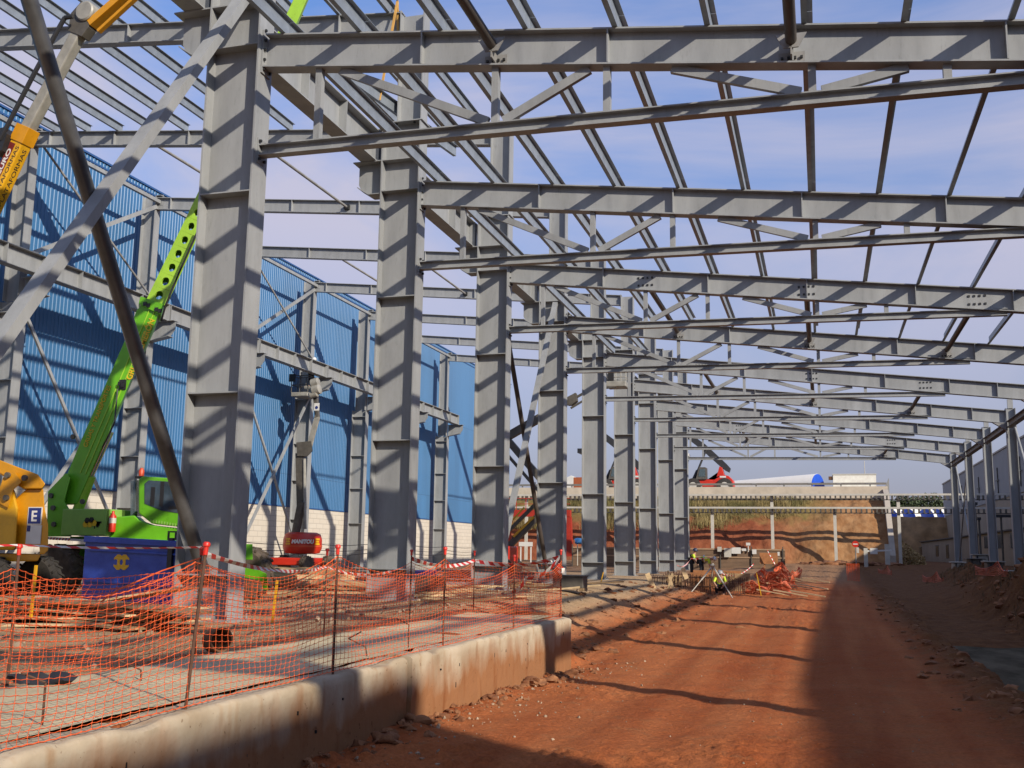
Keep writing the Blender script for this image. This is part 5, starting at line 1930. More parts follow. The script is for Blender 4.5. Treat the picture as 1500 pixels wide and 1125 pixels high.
for sg in (-1, 1):
    th = math.atan2(nd.y, nd.x) + sg * 0.82
    dn = V((math.cos(th), math.sin(th), 0))
    tx_ = V((-dn.y, dn.x, 0))
    mb = MB()
    for dz, ww in ((0.0, 0.13), (0.13, 0.17), (-0.13, 0.17)):
        q = V((c.x, YM, 1.6 + dz)) + dn * 1.075
        mb.extr(rect(0.03, 0.10), q - tx_ * ww, q + tx_ * ww, up=(0, 0, 1))
    mb.build("emblem", YELLOWB, ml)
mb = MB()
p0 = at(434, 786, Y=YM)
arm = [(434, 786), (441, 735)]
MB().extr(rect(0.32, 0.4), at(433, 782, Y=YM), at(442, 735, Y=YM), up=(0, -1, 0)).build("lower_arm", LIFTGREY, ml)
MB().extr(rect(0.42, 0.4), at(442, 745, Y=YM + .3), at(440, 664, Y=YM + .3), up=(0, -1, 0)).build("upper_arm", LIFTGREY, ml)
MB().tube(at(447, 775, Y=YM + .1), at(446, 672, Y=YM + .1), 0.09, n=8).build("arm_ram", BOOMGREY, ml, smooth=40)
MB().prism_y(pz_([(434, 648), (456, 646), (458, 660), (450, 668), (435, 668)], YM), YM, YM + 0.3, -0.5).build("knuckle", LIFTGREY, ml)
MB().extr(rect(0.26, 0.2), at(453, 655, Y=YM + .2), at(465, 610, Y=YM + .2), up=(0, -1, 0)).build("jib", BOOMGREY, ml)
MB().extr(rect(0.22, 0.24), at(465, 612, Y=YM + .2), at(462, 576, Y=YM + .6), up=(0, -1, 0)).build("jib_head", LIFTGREY, ml)
a = at(465, 596, Y=YM)
dk = MB().box((a.x - 0.16, YM - 0.1, a.z - 0.22), (a.x + 0.16, YM - 0.08, a.z + 0.2)).build("sign_plate", WHITE, ml)
MB().lathe([(0.09, 0), (0.09, 0.01)], (a.x, YM - 0.112, a.z - 0.05), (0, 1, 0), 14).build("sign_mark", SIGNBLUE, dk)
for dx_, dz_, r in ((0.05, 1.35, 0.26), (0.15, 0.95, 0.3), (0.0, 0.7, 0.22)):
    MB().lathe([(r * 0.6, 0), (r, 0.1), (r, 0.5), (r * 0.6, 0.55)], (a.x - 0.45 + dx_ - 0.2, YM + 0.2, a.z + dz_), (1, 0, 0.25), 14).build("rotator", BOOMGREY, ml, smooth=40)
# basket : a thing of its own kind of part
YBk = 54.6
b0, b1_ = at(431, 579, Y=YBk), at(455, 579, Y=YBk)
bk = MB().box((b0.x, YBk - 0.4, b0.z - 0.12), (b1_.x, YBk + 1.0, b0.z + 0.12)).build("basket", BOOMGREY, ml, bevel=0.03)
bk_main = bk
rail = MB()
for zz in (0.55, 1.1):
    for yy in (-0.38, 0.38):
        rail.tube((b0.x, YBk + yy, b0.z + zz), (b1_.x, YBk + yy, b0.z + zz), 0.028, n=6)
    for xx in (b0.x, b1_.x):
        rail.tube((xx, YBk - 0.38, b0.z + zz), (xx, YBk + 0.38, b0.z + zz), 0.028, n=6)
for xx in (b0.x, (b0.x + b1_.x) / 2, b1_.x):
    for yy in (-0.38, 0.38):
        rail.tube((xx, YBk + yy, b0.z + 0.1), (xx, YBk + yy, b0.z + 1.1), 0.028, n=6)
rail.build("railing", LIFTGREY, bk)
MB().box((b0.x - 0.15, YBk - 0.46, b0.z + 0.75), (b0.x + 0.25, YBk - 0.40, b0.z + 1.2)).build("control_box", BLACK, bk)

# ------------------------------------------------------------------ second lift among the middle columns
YQ = 51.5
l2 = thing("dark_boom_lift", (at(735, 800, Y=YQ).x, YQ, 0), "dark articulated boom lift behind the third column, basket hanging by the sixth column", "boom lift")


def arm2(name, pts, w, d, m, yy=YQ):
    for a_, b_ in zip(pts[:-1], pts[1:]):
        MB().extr(rect(w, d), at(*a_, Y=yy), at(*b_, Y=yy), up=(0, -1, 0)).build(name, m, l2)


arm2("lower_arm", [(738, 808), (806, 738)], 0.30, 0.3, LIFTGREY)
arm2("arm_link", [(735, 788), (795, 728)], 0.16, 0.2, LIFTGREY, YQ - 0.2)
arm2("arm_stripe", [(752, 786), (782, 757)], 0.12, 0.04, YELLOWB, YQ - 0.18)
arm2("arm_stripe", [(740, 774), (768, 743)], 0.08, 0.04, YELLOWB, YQ - 0.33)
MB().prism_y(pz_([(800, 716), (818, 718), (819, 732), (806, 748), (793, 742), (796, 724)], YQ), YQ - 0.25, YQ + 0.25).build("knuckle", LIFTGREY, l2)
arm2("upper_arm", [(811, 724), (740, 640)], 0.34, 0.3, LIFTGREY)
arm2("upper_link", [(800, 732), (738, 660)], 0.14, 0.2, LIFTGREY, YQ - 0.25)
a = at(783, 711, Y=YQ)
MB().box((a.x - 0.15, YQ - 0.2, a.z - 0.2), (a.x + 0.12, YQ - 0.16, a.z + 0.15)).build("decal", WHITE, l2)
arm2("main_boom", [(722, 652), (800, 607)], 0.40, 0.34, LIFTGREY)
arm2("fly_boom", [(798, 608), (836, 586)], 0.28, 0.26, LIFTGREY)
arm2("jib", [(834, 588), (872, 566)], 0.11, 0.12, LIFTGREY)
arm2("jib_link", [(836, 598), (876, 574)], 0.09, 0.1, LIFTGREY)
mb = MB().prism_y(pz_([(831, 583), (844, 576), (846, 588), (838, 594), (832, 594)], YQ), YQ - 0.2, YQ + 0.2)
mb.build("jib_head", LIFTGREY, l2)
arm2("basket_arm", [(872, 570), (902, 566)], 0.12, 0.15, LIFTGREY, YQ + 0.9)
a, c = at(889, 543, Y=52.6), at(918, 567, Y=52.6)
bk = MB().box((a.x, 52.3, c.z), (c.x, 53.3, c.z + 0.30)).build("basket", BOOMGREY, l2, bevel=0.04)
rail = MB()
for zz in (0.5, 0.88):
    rail.tube((a.x, 52.34, c.z + zz), (c.x, 52.34, c.z + zz), 0.03, n=6).tube((a.x, 53.26, c.z + zz), (c.x, 53.26, c.z + zz), 0.03, n=6)
    rail.tube((a.x, 52.34, c.z + zz), (a.x, 53.26, c.z + zz), 0.03, n=6).tube((c.x, 52.34, c.z + zz), (c.x, 53.26, c.z + zz), 0.03, n=6)
for i in range(5):
    xx = a.x + (c.x - a.x) * i / 4
    rail.tube((xx, 52.34, c.z + 0.3), (xx, 52.34, c.z + 0.88), 0.025, n=6)
rail.build("railing", BOOMGREY, bk)
MB().box((a.x + 0.12, 52.28, c.z + 0.32), (a.x + 0.42, 52.33, c.z + 0.8)).build("control_box", BLACK, bk)
MB().box((a.x - 0.06, 52.4, c.z + 0.05), (a.x - 0.002, 53.2, c.z + 0.75)).build("gate", BLACK, bk)
MB().box((at(715, 800, Y=YQ).x, YQ - 0.9, 0.5), (at(752, 800, Y=YQ).x, YQ + 0.9, 1.5)).build("chassis", RED, l2, bevel=0.08)
for px in (713, 745):
    for wy in (-1.1, 0.75):
        tyre(l2, (at(px, 830, Y=YQ).x, YQ + wy, 0.45), 0.45, 0.33, RUBBER)

# red portal frame far behind
YP = 90.0
rp_ = thing("red_steel_portal", (at(790, 800, Y=YP).x, YP, 0.4), "red steel portal frame with a railed top, behind the third and fourth columns", "portal frame")
a, c = at(738, 747, Y=YP), at(836, 757, Y=YP)
MB().box((a.x, YP - 0.3, c.z), (c.x, YP + 0.3, a.z)).build("beam", mat("dull_red_paint", (0.42, 0.03, 0.014), 0.5), rp_)
for px in (742, 832):
    MB().prism_y(pz_([(px - 5, 757.3), (px + 5, 757.3), (px + 7, 815), (px - 2, 815)], YP), YP - 0.25, YP + 0.25).build("leg", mat("dull_red_paint", (0.42, 0.03, 0.014), 0.5), rp_)
mb = MB()
for i in range(7):
    xx = a.x + 0.3 + i * 0.9
    mb.box((xx, YP - 0.28, a.z + 0.002), (xx + 0.06, YP - 0.22, a.z + 1.0))
mb.box((a.x, YP - 0.28, a.z + 1.0), (c.x, YP - 0.22, a.z + 1.06)).box((a.x, YP - 0.279, a.z + 0.5), (c.x, YP - 0.221, a.z + 0.55))
mb.build("railing", mat("dull_red_paint", (0.42, 0.03, 0.014), 0.5), rp_)

# ------------------------------------------------------------------ stakes and orange nets in the foreground
FX, BX = -4.66, -6.85
front = [(FX, 4.6, 0), (FX, 7.12, 0.08), (FX, 9.62, 0), (FX, 12.75, 0), (FX - 0.02, 16.0, -0.10), (FX, 19.0, 0)]
back = [(BX - 0.1, 5.0, 0), (BX - 0.15, 7.9, 0), (BX - 0.2, 10.9, 0), (BX + 0.05, 13.7, 0), (BX + 0.1, 16.8, 0), (BX + 0.1, 20.2, 0)]
stake = thing("rebar_stake", (FX, 7.12, 0.03), "leaning rusty rebar stake with red cap in front of the first column, nearest the wall", "stake", "rebar stakes of the nets")
MB().tube((FX, 7.12, -0.1), (FX, 7.12, 1.22), 0.013, n=8).build("bar", REBAR, stake, smooth=40)
CAPR = mat("red_plastic_cap", (0.70, 0.035, 0.02), 0.4)
MB().lathe([(0.018, 0), (0.019, 0.06), (0.028, 0.065), (0.030, 0.085), (0.02, 0.10)], (FX, 7.12, 1.19), (0, 0, 1), 14).build("cap", CAPR, stake, smooth=40)
settle(stake)
fl = ["rusty rebar stake with red cap on the wall, below the left edge", None, "rusty rebar stake on the wall just left of the second column's foot",
      "rusty rebar stake on the wall between the second and third columns", "shorter rebar stake on the wall near its far end",
      "last rebar stake at the very end of the wall, wound with striped tape"]
bl = ["rebar stake of the rear net, out of frame at left", "rebar stake with red cap of the rear net at the left edge", "rebar stake of the rear net just left of the leaning stake",
      "rebar stake of the rear net below the red boom lift", "rebar stake of the rear net right of the second column", "last rebar stake of the rear net, left of the third column's right edge"]
for i, (x, y, dz) in enumerate(front):
    if i != 1:
        dup(stake, (x - FX, y - 7.12, dz), fl[i])
for i, (x, y, dz) in enumerate(back):
    dup(stake, (x - FX, y - 7.12, -0.04 + dz), bl[i])
stake.rotation_euler = (R(-1.5), R(3.6), 0)


def netting(pts, height, tops, label, seed, cw=0.092, chh=0.056, rad=0.0030, lean=0.0, foldback=0.0, m=NET, group=None, sagk=0.16, zb=0.06, name="orange_net", wob=0.05, knot=True):
    """pts : stake feet (x, y); tops : height of the net at each stake"""
    segs = []
    tot = 0
    for a, b in zip(pts[:-1], pts[1:]):
        l = math.hypot(b[0] - a[0], b[1] - a[1])
        segs.append((tot, l, a, b))
        tot += l
    nc, nr = max(3, int(tot / cw)), int(height / chh)
    P = []
    for i in range(nc + 1):
        s_ = tot * i / nc
        for si, (t0, l, a, b) in enumerate(segs):
            if s_ <= t0 + l + 1e-6:
                break
        t = (s_ - t0) / l
        dx, dy = (b[0] - a[0]) / l, (b[1] - a[1]) / l
        nx_, ny_ = dy, -dx
        top = tops[si] * (1 - t) + tops[si + 1] * t
        sg = 4 * t * (1 - t)
        top -= sagk * sg * (1 + 0.5 * nz(s_, seed, 0.4, seed))
        rowp = []
        for j in range(nr + 1):
            u = j / nr
            z = zb + top * u
            z += 0.035 * sg * nz(s_, u * 2, 0.9, seed + 1)
            bel = wob * (nz(s_, u * 1.3, 0.7, seed + 2) + 0.5 * nz(s_, u * 3, 2.0, seed + 3)) * (0.3 + sg) + lean * u
            sl_ = 0.05 * nz(s_, u * 1.5, 0.6, seed + 4) + 0.06 * sg * (u - 0.5)
            rowp.append(V((a[0] + dx * (s_ - t0 + sl_) + nx_ * bel, a[1] + dy * (s_ - t0 + sl_) + ny_ * bel, z)))
        P.append(rowp)
    mb = MB()

    def strand(p, q, r):
        a = (q - p)
        if a.length < 1e-6:
            return
        a.normalize()
        t_ = V((0, 0, 1)) if abs(a.z) < 0.8 else V((1, 0, 0))
        u_ = a.cross(t_).normalized()
        w_ = u_.cross(a)
        c3 = [u_ * r, -u_ * r * 0.5 + w_ * r * 0.87, -u_ * r * 0.5 - w_ * r * 0.87]
        mb.add([p + c for c in c3] + [q + c for c in c3], [(0, 1, 4, 3), (1, 2, 5, 4), (2, 0, 3, 5)])
    for i in range(nc + 1):
        for j in range(nr + 1):
            p = P[i][j]
            if i < nc:
                q = P[i + 1][j]
                mid = (p + q) / 2 + V((0, 0, -0.006))
                rr_ = rad * (1.7 if j in (0, nr) else 1.0)
                strand(p, mid, rr_)
                strand(mid, q, rr_)
            if j < nr:
                strand(p, P[i][j + 1], rad * 0.8)
            if knot:
                k_ = rad * 2.0
                mb.add([p + V((0, 0, k_ * 1.2)), p + V((0, k_, 0)), p + V((0, 0, -k_ * 1.2)), p + V((0, -k_, 0)), p + V((k_, 0, 0)), p + V((-k_, 0, 0))],
                       [(0, 1, 4), (1, 2, 4), (2, 3, 4), (3, 0, 4), (1, 0, 5), (2, 1, 5), (3, 2, 5), (0, 3, 5)])
    o = mb.build(name, m)
    return tag(o, label, "safety net", group)


netting([(p[0] + 0.015, p[1]) for p in front], 1.12, [1.06, 1.08, 1.12, 1.08, 0.98, 1.02],
        "sagging orange plastic net strung along the foreground concrete wall", 3, sagk=0.20)
netting([(p[0] - 0.015, p[1]) for p in back], 1.08, [1.05, 1.02, 1.08, 1.06, 1.02, 1.0],
        "second orange plastic net behind the pale concrete strip, in front of the columns", 9, sagk=0.18, zb=0.02)
netting([(BX + 0.1, 20.2), (FX, 19.05)], 1.0, [1.0, 1.02], "short orange net closing the end between the two net rows", 15, sagk=0.06, wob=0.12)
# slack piece folded over at left
netting([(BX + 0.05, 5.6), (BX + 0.12, 10.7)], 0.36, [0.34, 0.40], "folded upper strip of orange net drooping at the left by the skip", 21, sagk=0.04, zb=0.60, wob=0.12)
tag(MB().path([V((BX - 0.2, 10.9, 1.12)), V((BX - 0.1, 10.0, 0.98)), V((BX - 0.05, 9.2, 0.80)), V((BX, 8.9, 0.70))], 0.008, 6).build("loose_cord", NET),
    "loose orange cord hanging from the stake in front of the skip", "cord")


def tape(pts, label, w=0.035, sag=0.08, per=0.30, nsub=22, rad=0.016, closeness=1.0):
    mb = MB()
    al = []
    P = []
    for a, b in zip(pts[:-1], pts[1:]):
        a, b = V(a), V(b)
        for i in range(nsub):
            t = i / nsub
            p = a.lerp(b, t)
            p.z -= sag * 4 * t * (1 - t) * closeness
            P.append(p)
    P.append(V(pts[-1]))
    L = 0
    vs, fs = [], []
    for i, p in enumerate(P):
        if i:
            L += (p - P[i - 1]).length
        tw = 0.9 * math.sin(L * 1.6) + 0.4 * nz(L, 0, 1.3, 5)
        d = (P[min(i + 1, len(P) - 1)] - P[max(i - 1, 0)]).normalized()
        n_ = d.cross(V((0, 0, 1))).normalized()
        off = (V((0, 0, 1)) * math.cos(tw) + n_ * math.sin(tw)) * w
        n2 = d.cross(off.normalized()) * 0.002
        vs += [p - off + n2, p + off + n2, p + off - n2, p - off - n2]
        al += [L / per, L / per + 0.25, L / per + 0.25, L / per]
    for i in range(len(P) - 1):
        a = 4 * i
        for q in range(4):
            fs.append((a + q, a + 4 + q, a + 4 + (q + 1) % 4, a + (q + 1) % 4))
    mb.add(vs, fs)
    o = mb.build("barrier_tape", TAPE)
    at_ = o.data.attributes.new("along", 'FLOAT', 'POINT')
    at_.data.foreach_set("value", al)
    return tag(o, label, "barrier tape")


tape([(FX + 0.02, 4.6, 1.22), (FX + 0.05, 7.10, 1.18)], "red and white striped tape stretched from the left edge to the leaning stake", sag=0.05, w=0.022) if False else None
tape([(BX - 0.05, 5.0, 1.25), (BX - 0.15, 7.9, 1.24), (BX - 0.2, 10.9, 1.245)], "red and white striped tape along the rear stakes, crossing the skip", sag=0.02, w=0.012)
tape([(FX + 0.07, 7.12, 1.20), (BX + 0.05, 13.7, 0.99), (BX - 0.2, 16.8, 0.90)], "red and white tape running from the leaning stake across the first column", sag=0.10, w=0.02)
tape([(BX + 0.1, 16.8, 1.10), (BX + 0.1, 20.2, 1.05), (FX - 0.02, 19.0, 1.15), (-5.4, 19.3, 0.75), (-5.9, 19.7, 0.5)], "crumpled red and white tape knotted at the end of the nets", sag=0.12, w=0.035)
tape([(FX, 19.0, 1.16), (FX - 0.15, 19.1, 1.0), (FX + 0.05, 19.0, 0.9), (FX - 0.2, 19.15, 1.12), (FX - 0.4, 19.3, 1.05), (FX, 19.05, 0.82)], "bunched red and white tape wound round the last stake of the wall", sag=0.03, w=0.06)
# rusty starter bars in the slab
for i, (x, y) in enumerate(((-5.05, 6.05), (-5.0, 11.2), (-4.95, 12.3), (-5.9, 8.3))):
    mb = MB()
    if i % 2 == 0:
        mb.path([V((x, y, 0.0)), V((x, y, 0.33)), V((x - 0.12, y - 0.1, 0.40))], 0.008, 6)
    else:
        mb.path([V((x, y, 0.0)), V((x - 0.05, y + 0.05, 0.14)), V((x - 0.2, y - 0.1, 0.24)), V((x - 0.16, y + 0.15, 0.30))], 0.008, 6)
    tag(mb.build("starter_bar", REBAR), ["straight bent topped rusty bar sticking up from the pale slab at the lower left", "curved rusty bar by the second wall stake",
                                          "rusty bar with a bent top between the wall stakes near the wall's step", "short curled rusty bar lying on the pale slab left of the first stake"][i], "steel bar")
tag(MB().lathe([(0.11, 0), (0.14, 0.02), (0.14, 0.30), (0.12, 0.30), (0.12, 0.05), (0.05, 0.05)], (-6.98, 11.15, 0.15), (0.75, -0.6, 0.1), 20).build("pipe_stub", RUSTP, smooth=40),
    "short rusty pipe stub lying at the foot of the rear net stake", "pipe")
sh = MB()
for i in range(3):
    sh.blob((-6.72 + 0.16 * i, 7.75 + 0.05 * i, 0.09), 0.09, 2, 0.5, (1.6, 0.8, 0.6))
tag(sh.build("old_rag", NAVY, smooth=60), "dark rag lying on the ground at the left edge by the net", "rag")
for i, (px, y0, y1, Yv, lab) in enumerate(((53, 828, 895, 13.5, "yellow survey stake in front of the big tyre at left"), (406, 850, 906, 16.3, "yellow survey stake right of the first column"),
                                            (1108, 838, 869, 47.5, "yellow survey stake beside the rebar cage"), (884, 838, 862, 44, "thin yellow stake at the fifth column's foot"))):
    a, c = at(px, y0, Y=Yv), at(px - 7 + (14 if i == 2 else 0), y1, Y=Yv)
    tag(MB().extr(rect(0.035, 0.035), c - V((0, 0, 0.1)), a).build("survey_stake", YELLOWB), lab, "stake")

# ------------------------------------------------------------------ planks, boards and site clutter on the left floor


def plank(c, l, w, t, yaw, tilt, m, label, group, name="timber_plank", cat="plank"):
    mb = MB()
    n = 8
    d = V((math.cos(yaw) * math.cos(tilt), math.sin(yaw) * math.cos(tilt), math.sin(tilt)))
    sd = V((-math.sin(yaw), math.cos(yaw), 0))
    up = d.cross(sd)
    up = up if up.z > 0 else -up
    bow = 0.03 * random.gauss(0, 1)
    vs, fs = [], []
    for i in range(n + 1):
        u = i / n - 0.5
        p = V(c) + d * (u * l) + up * (bow * (1 - 4 * u * u))
        vs += [p - sd * w / 2, p + sd * w / 2, p + sd * w / 2 + up * t, p - sd * w / 2 + up * t]
    for i in range(n):
        a = 4 * i
        for q in range(4):
            fs.append((a + q, a + (q + 1) % 4, a + 4 + (q + 1) % 4, a + 4 + q))
    fs += [(3, 2, 1, 0), (4 * n, 4 * n + 1, 4 * n + 2, 4 * n + 3)]
    mb.add(vs, fs)
    o = mb.build(name, m)
    return tag(o, label, cat, group)


G1 = "timber boards heaped in front of the skip"
for i in range(26):
    z = 0.03 + 0.012 * i
    x = -11.6 + random.gauss(0, 0.4) + 0.012 * i
    y = 14.3 + random.gauss(0, 0.28)
    plank((x, y, z), 2.4 + 1.6 * random.random(), 0.35 + 0.35 * random.random(), 0.03, R(-6 + random.gauss(0, 10)), R(random.gauss(1.0, 2.6)),
          WOODL if random.random() < 0.65 else WOOD, "pale timber board in the heap in front of the blue skip", G1)
G2 = "timbers stacked beyond the second column"
for i in range(34):
    lay = i // 9
    x = -17.5 + 0.0 * lay + random.gauss(0, 1.2)
    y = 27.2 + (i % 9) * 0.75 + random.gauss(0, 0.1)
    plank((x, y, 0.05 + lay * 0.15), 3.5 + 2 * random.random(), 0.22, 0.12, R(random.gauss(4, 3)), 0, WOODL if random.random() < 0.55 else WOOD,
          "long timber in the low stacks behind the first and second columns", G2)
G3 = "planks strewn between the net and the third column"
for i in range(46):
    x = -8.0 - 5.5 * random.random()
    y = 22.5 + 16 * random.random()
    plank((x, y, gh(x, y) + 0.03 + 0.1 * random.random()), 1.5 + 2.5 * random.random(), 0.14 + 0.16 * random.random(), 0.05, R(random.gauss(8, 16)), R(random.gauss(0, 2)),
          WOOD if random.random() < 0.5 else WOODL, "loose plank on the earth behind the nets near the third column", G3)
G4 = "flat boards lying left of the first column"
for i in range(12):
    plank((-16.5 + 3.0 * random.random(), 13.0 + 2.5 * random.random(), 0.03 + 0.02 * i / 3), 2.0 + random.random(), 0.4 + 0.2 * random.random(), 0.03, R(random.gauss(0, 12)), 0, WOODL,
          "flat pale board on the ground at the left edge in front of the big tyre", G4)
G5 = "steel sections lying on the floor"
for i in range(14):
    x = -13 - 7 * random.random()
    y = 30 + 18 * random.random()
    mb = MB().extr(Iprof(0.3, 0.2, 0.02, 0.015), (x - 2.6, y, 0.22), (x + 2.6, y + random.gauss(0, 0.5), 0.22))
    tag(mb.build("steel_section", STEEL2), "grey steel section lying flat on the floor between the columns and the red lift", "steel beam", G5)
for i, (x, y, w, d, h, m, lab) in enumerate(((-10.6, 27.6, 0.9, 0.7, 0.5, LIFTGREY, "dark metal box standing left of the third column behind the net"),
                                              (-12.5, 31.4, 1.2, 0.9, 0.55, SIGNBLUE, "low blue crate behind the net between the second and third columns"),
                                              (-14.2, 36.0, 1.1, 0.8, 0.7, CREAM, "pale wrapped bundle behind the net left of the third column"),
                                              (-7.9, 33.5, 1.0, 0.7, 0.45, LIFTGREY, "dark crate on the earth right of the third column's foot"))):
    b = thing("storage_crate", (x, y, 0), lab, "crate")
    mb = MB().box((x - w / 2, y - d / 2, 0.1), (x + w / 2, y + d / 2, h))
    mb.build("body", m, b, bevel=0.02)
    MB().box((x - w / 2 - 0.02, y - d / 2 - 0.02, h + 0.001), (x + w / 2 + 0.02, y + d / 2 + 0.02, h + 0.05)).build("lid", m, b, bevel=0.01)
    MB().box((x - w / 2, y - d / 2, 0.0), (x - w / 2 + 0.12, y + d / 2, 0.099)).box((x + w / 2 - 0.12, y - d / 2, 0.0), (x + w / 2, y + d / 2, 0.099)).build("skid", WOOD, b)

# cables sagging in front of the white block wall
for i, zz in enumerate((1.55, 1.2, 0.95)):
    pts = []
    for j in range(61):
        y = 40 + 50 * j / 60
        fr = (y - 40) % 8 / 8
        pts.append(V((-29.0, y, zz - 0.12 * 4 * fr * (1 - fr))))
    tag(MB().path(pts, 0.02, 5).build("sagging_cable", BLACK), "sagging dark cable strung in front of the white block wall, %s" % ["highest one", "middle one", "lowest one"][i], "cable")

# ------------------------------------------------------------------ foundation pit with rebar beyond the wall
cg = "rusty rebar cages in the foundation strip"


def cage(x0, x1, y0, y1, z0, z1, label, n=14):
    mb = MB()
    for i in range(n + 1):
        x = x0 + (x1 - x0) * i / n
        for yy in (y0, y1):
            mb.tube((x, yy, z0), (x + random.gauss(0, 0.02), yy, z1 + 0.12 * random.random()), 0.016, n=5)
    for zz in (z0 + 0.1, (z0 + z1) / 2, z1 - 0.05):
        for yy in (y0, y1):
            mb.tube((x0, yy, zz), (x1, yy, zz), 0.014, n=5)
    for i in range(0, n + 1, 2):
        x = x0 + (x1 - x0) * i / n
        for zz in (z0 + 0.15, z1 - 0.1):
            mb.tube((x, y0, zz), (x, y1, zz), 0.012, n=5)
    o = mb.build("rebar_cage", REBAR)
    return tag(o, label, "rebar cage", cg)


cage(-7.9, -6.6, 49.6, 50.6, -0.72, 0.15, "rebar cage nearest the ninth column, left of the tripod")
cage(-6.45, -5.0, 49.4, 50.5, -0.75, 0.2, "rebar cage directly behind the tripod legs", 16)
cage(-4.85, -3.5, 49.8, 52.5, -0.72, 0.05, "rebar cage right of the tripod, beside the yellow stake", 14)
cage(-7.6, -4.2, 53.0, 54.2, -0.6, 0.25, "long rebar cage in the second row behind the tripod", 26)
FORM = mat("orange_brown_formwork", (0.42, 0.17, 0.06), 0.8, 0, 0.2, 3)
for i, (x, y, w, h) in enumerate(((-6.9, 50.9, 0.8, 0.6), (-5.6, 50.8, 1.0, 0.75), (-4.1, 53.2, 1.3, 0.7), (-5.2, 54.6, 2.4, 0.8))):
    b = thing("formwork_panel", (x, y, -0.6), "earth coloured formwork panel among the rebar cages, %s from the left" % ORDN[i], "formwork", "formwork panels in the foundation strip")
    MB().box((x - w / 2, y, -0.65), (x + w / 2, y + 0.06, -0.6 + h + 0.2)).build("board", FORM if i % 2 else WOOD, b)
    mb = MB()
    for q in range(3):
        xx = x - w / 2 + 0.05 + (w - 0.1) * q / 2
        mb.box((xx - 0.03, y + 0.061, -0.65), (xx + 0.03, y + 0.13, -0.6 + h + 0.2))
    mb.build("batten", WOODL, b)
tp = thing("survey_tripod", (-5.6, 47.5, gh(-5.6, 47.5)), "pale survey tripod with splayed legs in front of the workers", "tripod")
ap = at(1044, 829, Y=48.2)
for (px, py, Yv) in ((1013, 870, 47.6), (1073, 873, 47.2), (1040, 858, 49.6)):
    ft = at(px, py, Y=Yv)
    ft.z = gh(ft.x, ft.y)
    MB().tube(ap, ap.lerp(ft, 0.55), 0.035, n=7).tube(ap.lerp(ft, 0.5), ft, 0.022, n=7).build("leg", CREAM, tp, smooth=40)
MB().lathe([(0.10, 0), (0.12, 0.03), (0.12, 0.06), (0.05, 0.08), (0.05, 0.14)], ap - V((0, 0, 0.02)), (0, 0, 1), 14).build("head", CREAM, tp, smooth=40)
for i, (px, py, px2, py2, Yv) in enumerate(((948, 840, 958, 862, 45.5), (978, 836, 986, 862, 46), (1000, 832, 1006, 848, 49), (985, 840, 979, 863, 45.2))):
    a, c = at(px, py, Y=Yv), at(px2, py2, Y=Yv)
    tag(MB().extr(rect(0.2 if i % 2 == 0 else 0.1, 0.04), c, a, up=(0, -1, 0)).build("leaning_plank", WOODL),
        "plank leaning against the rebar near the far columns, %s from the left" % ORDN[(0, 1, 3, 2)[i]], "plank")
tape([at(1012, 818, Y=55), at(1044, 816, Y=55)], "striped tape stretched above the bending workers", sag=0.05, w=0.022)
tape([at(1058, 840, Y=52), at(1104, 826, Y=55)], "striped tape rising right of the crouching worker", sag=0.3, w=0.022)
tape([at(992, 828, Y=50), at(1012, 818, Y=55)], "striped tape between the ninth column and the workers", sag=0.2, w=0.03)

# crumpled orange nets beside the road
for i, (px, py, w, h, Yv, lab) in enumerate(((1122, 862, 2.2, 1.0, 50, "crumpled faded orange net heap at the edge of the far road, nearest piece"),
                                              (1135, 850, 2.0, 1.1, 56, "crumpled faded orange net heap behind the nearest one on the far road edge"),
                                              (1146, 838, 2.0, 1.2, 63, "crumpled faded orange net, farthest heap on the left road edge"))):
    c = at(px, py, Y=Yv)
    mb = MB()
    n = 34
    z0 = gh(c.x, Yv)
    vs, fs = [], []
    for j in range(n + 1):
        for q in range(n + 1):
            u, v = q / n, j / n
            x = c.x - w / 2 + w * u + 0.25 * nz(u * 4, v * 3, 1, 100 + i)
            y = Yv + 0.5 * nz(u * 3, v * 3, 1, 110 + i) + 0.8 * (1 - v)
            z = z0 - 0.02 + h * v * (0.55 + 0.45 * abs(math.sin(u * 6 + i))) * (0.75 + 0.5 * nz(u * 5, v, 1, 120 + i))
            vs.append(V((x, y, z)))
    for j in range(n):
        for q in range(n):
            a = j * (n + 1) + q
            if (j + q) % 2 == 0 or random.random() < 0.35:
                fs.append((a, a + 1, a + n + 2, a + n + 1))
    mb.add(vs, fs)
    o = mb.build("net_heap", NETF)
    so = o.modifiers.new("thick", 'SOLIDIFY')
    so.thickness = 0.01
    tag(o, lab, "safety net", "orange net heaps along the far road")
    for q in range(3):
        x = c.x + 0.1 + 0.75 * q
        tag(MB().extr(rect(0.10, 0.05), (x - 0.5, Yv - 0.2 - 0.2 * q, z0 + 0.25), (x + 1.0, Yv - 0.6 - 0.3 * q, z0 + 0.04)).build("timber_plank", WOODL),
            "pale plank fallen beside the orange net heaps on the far road edge", "plank", "planks by the net heaps")
c = at(1250, 847, Y=66)
netting([(c.x - 0.35, 66), (c.x + 0.35, 65.8)], 1.05, [1.0, 1.0], "small square of orange net hung at the shaded right side of the far road", 33, cw=0.09, chh=0.07, rad=0.012, zb=gh(c.x, 66), sagk=0.02, knot=False, name="orange_net")
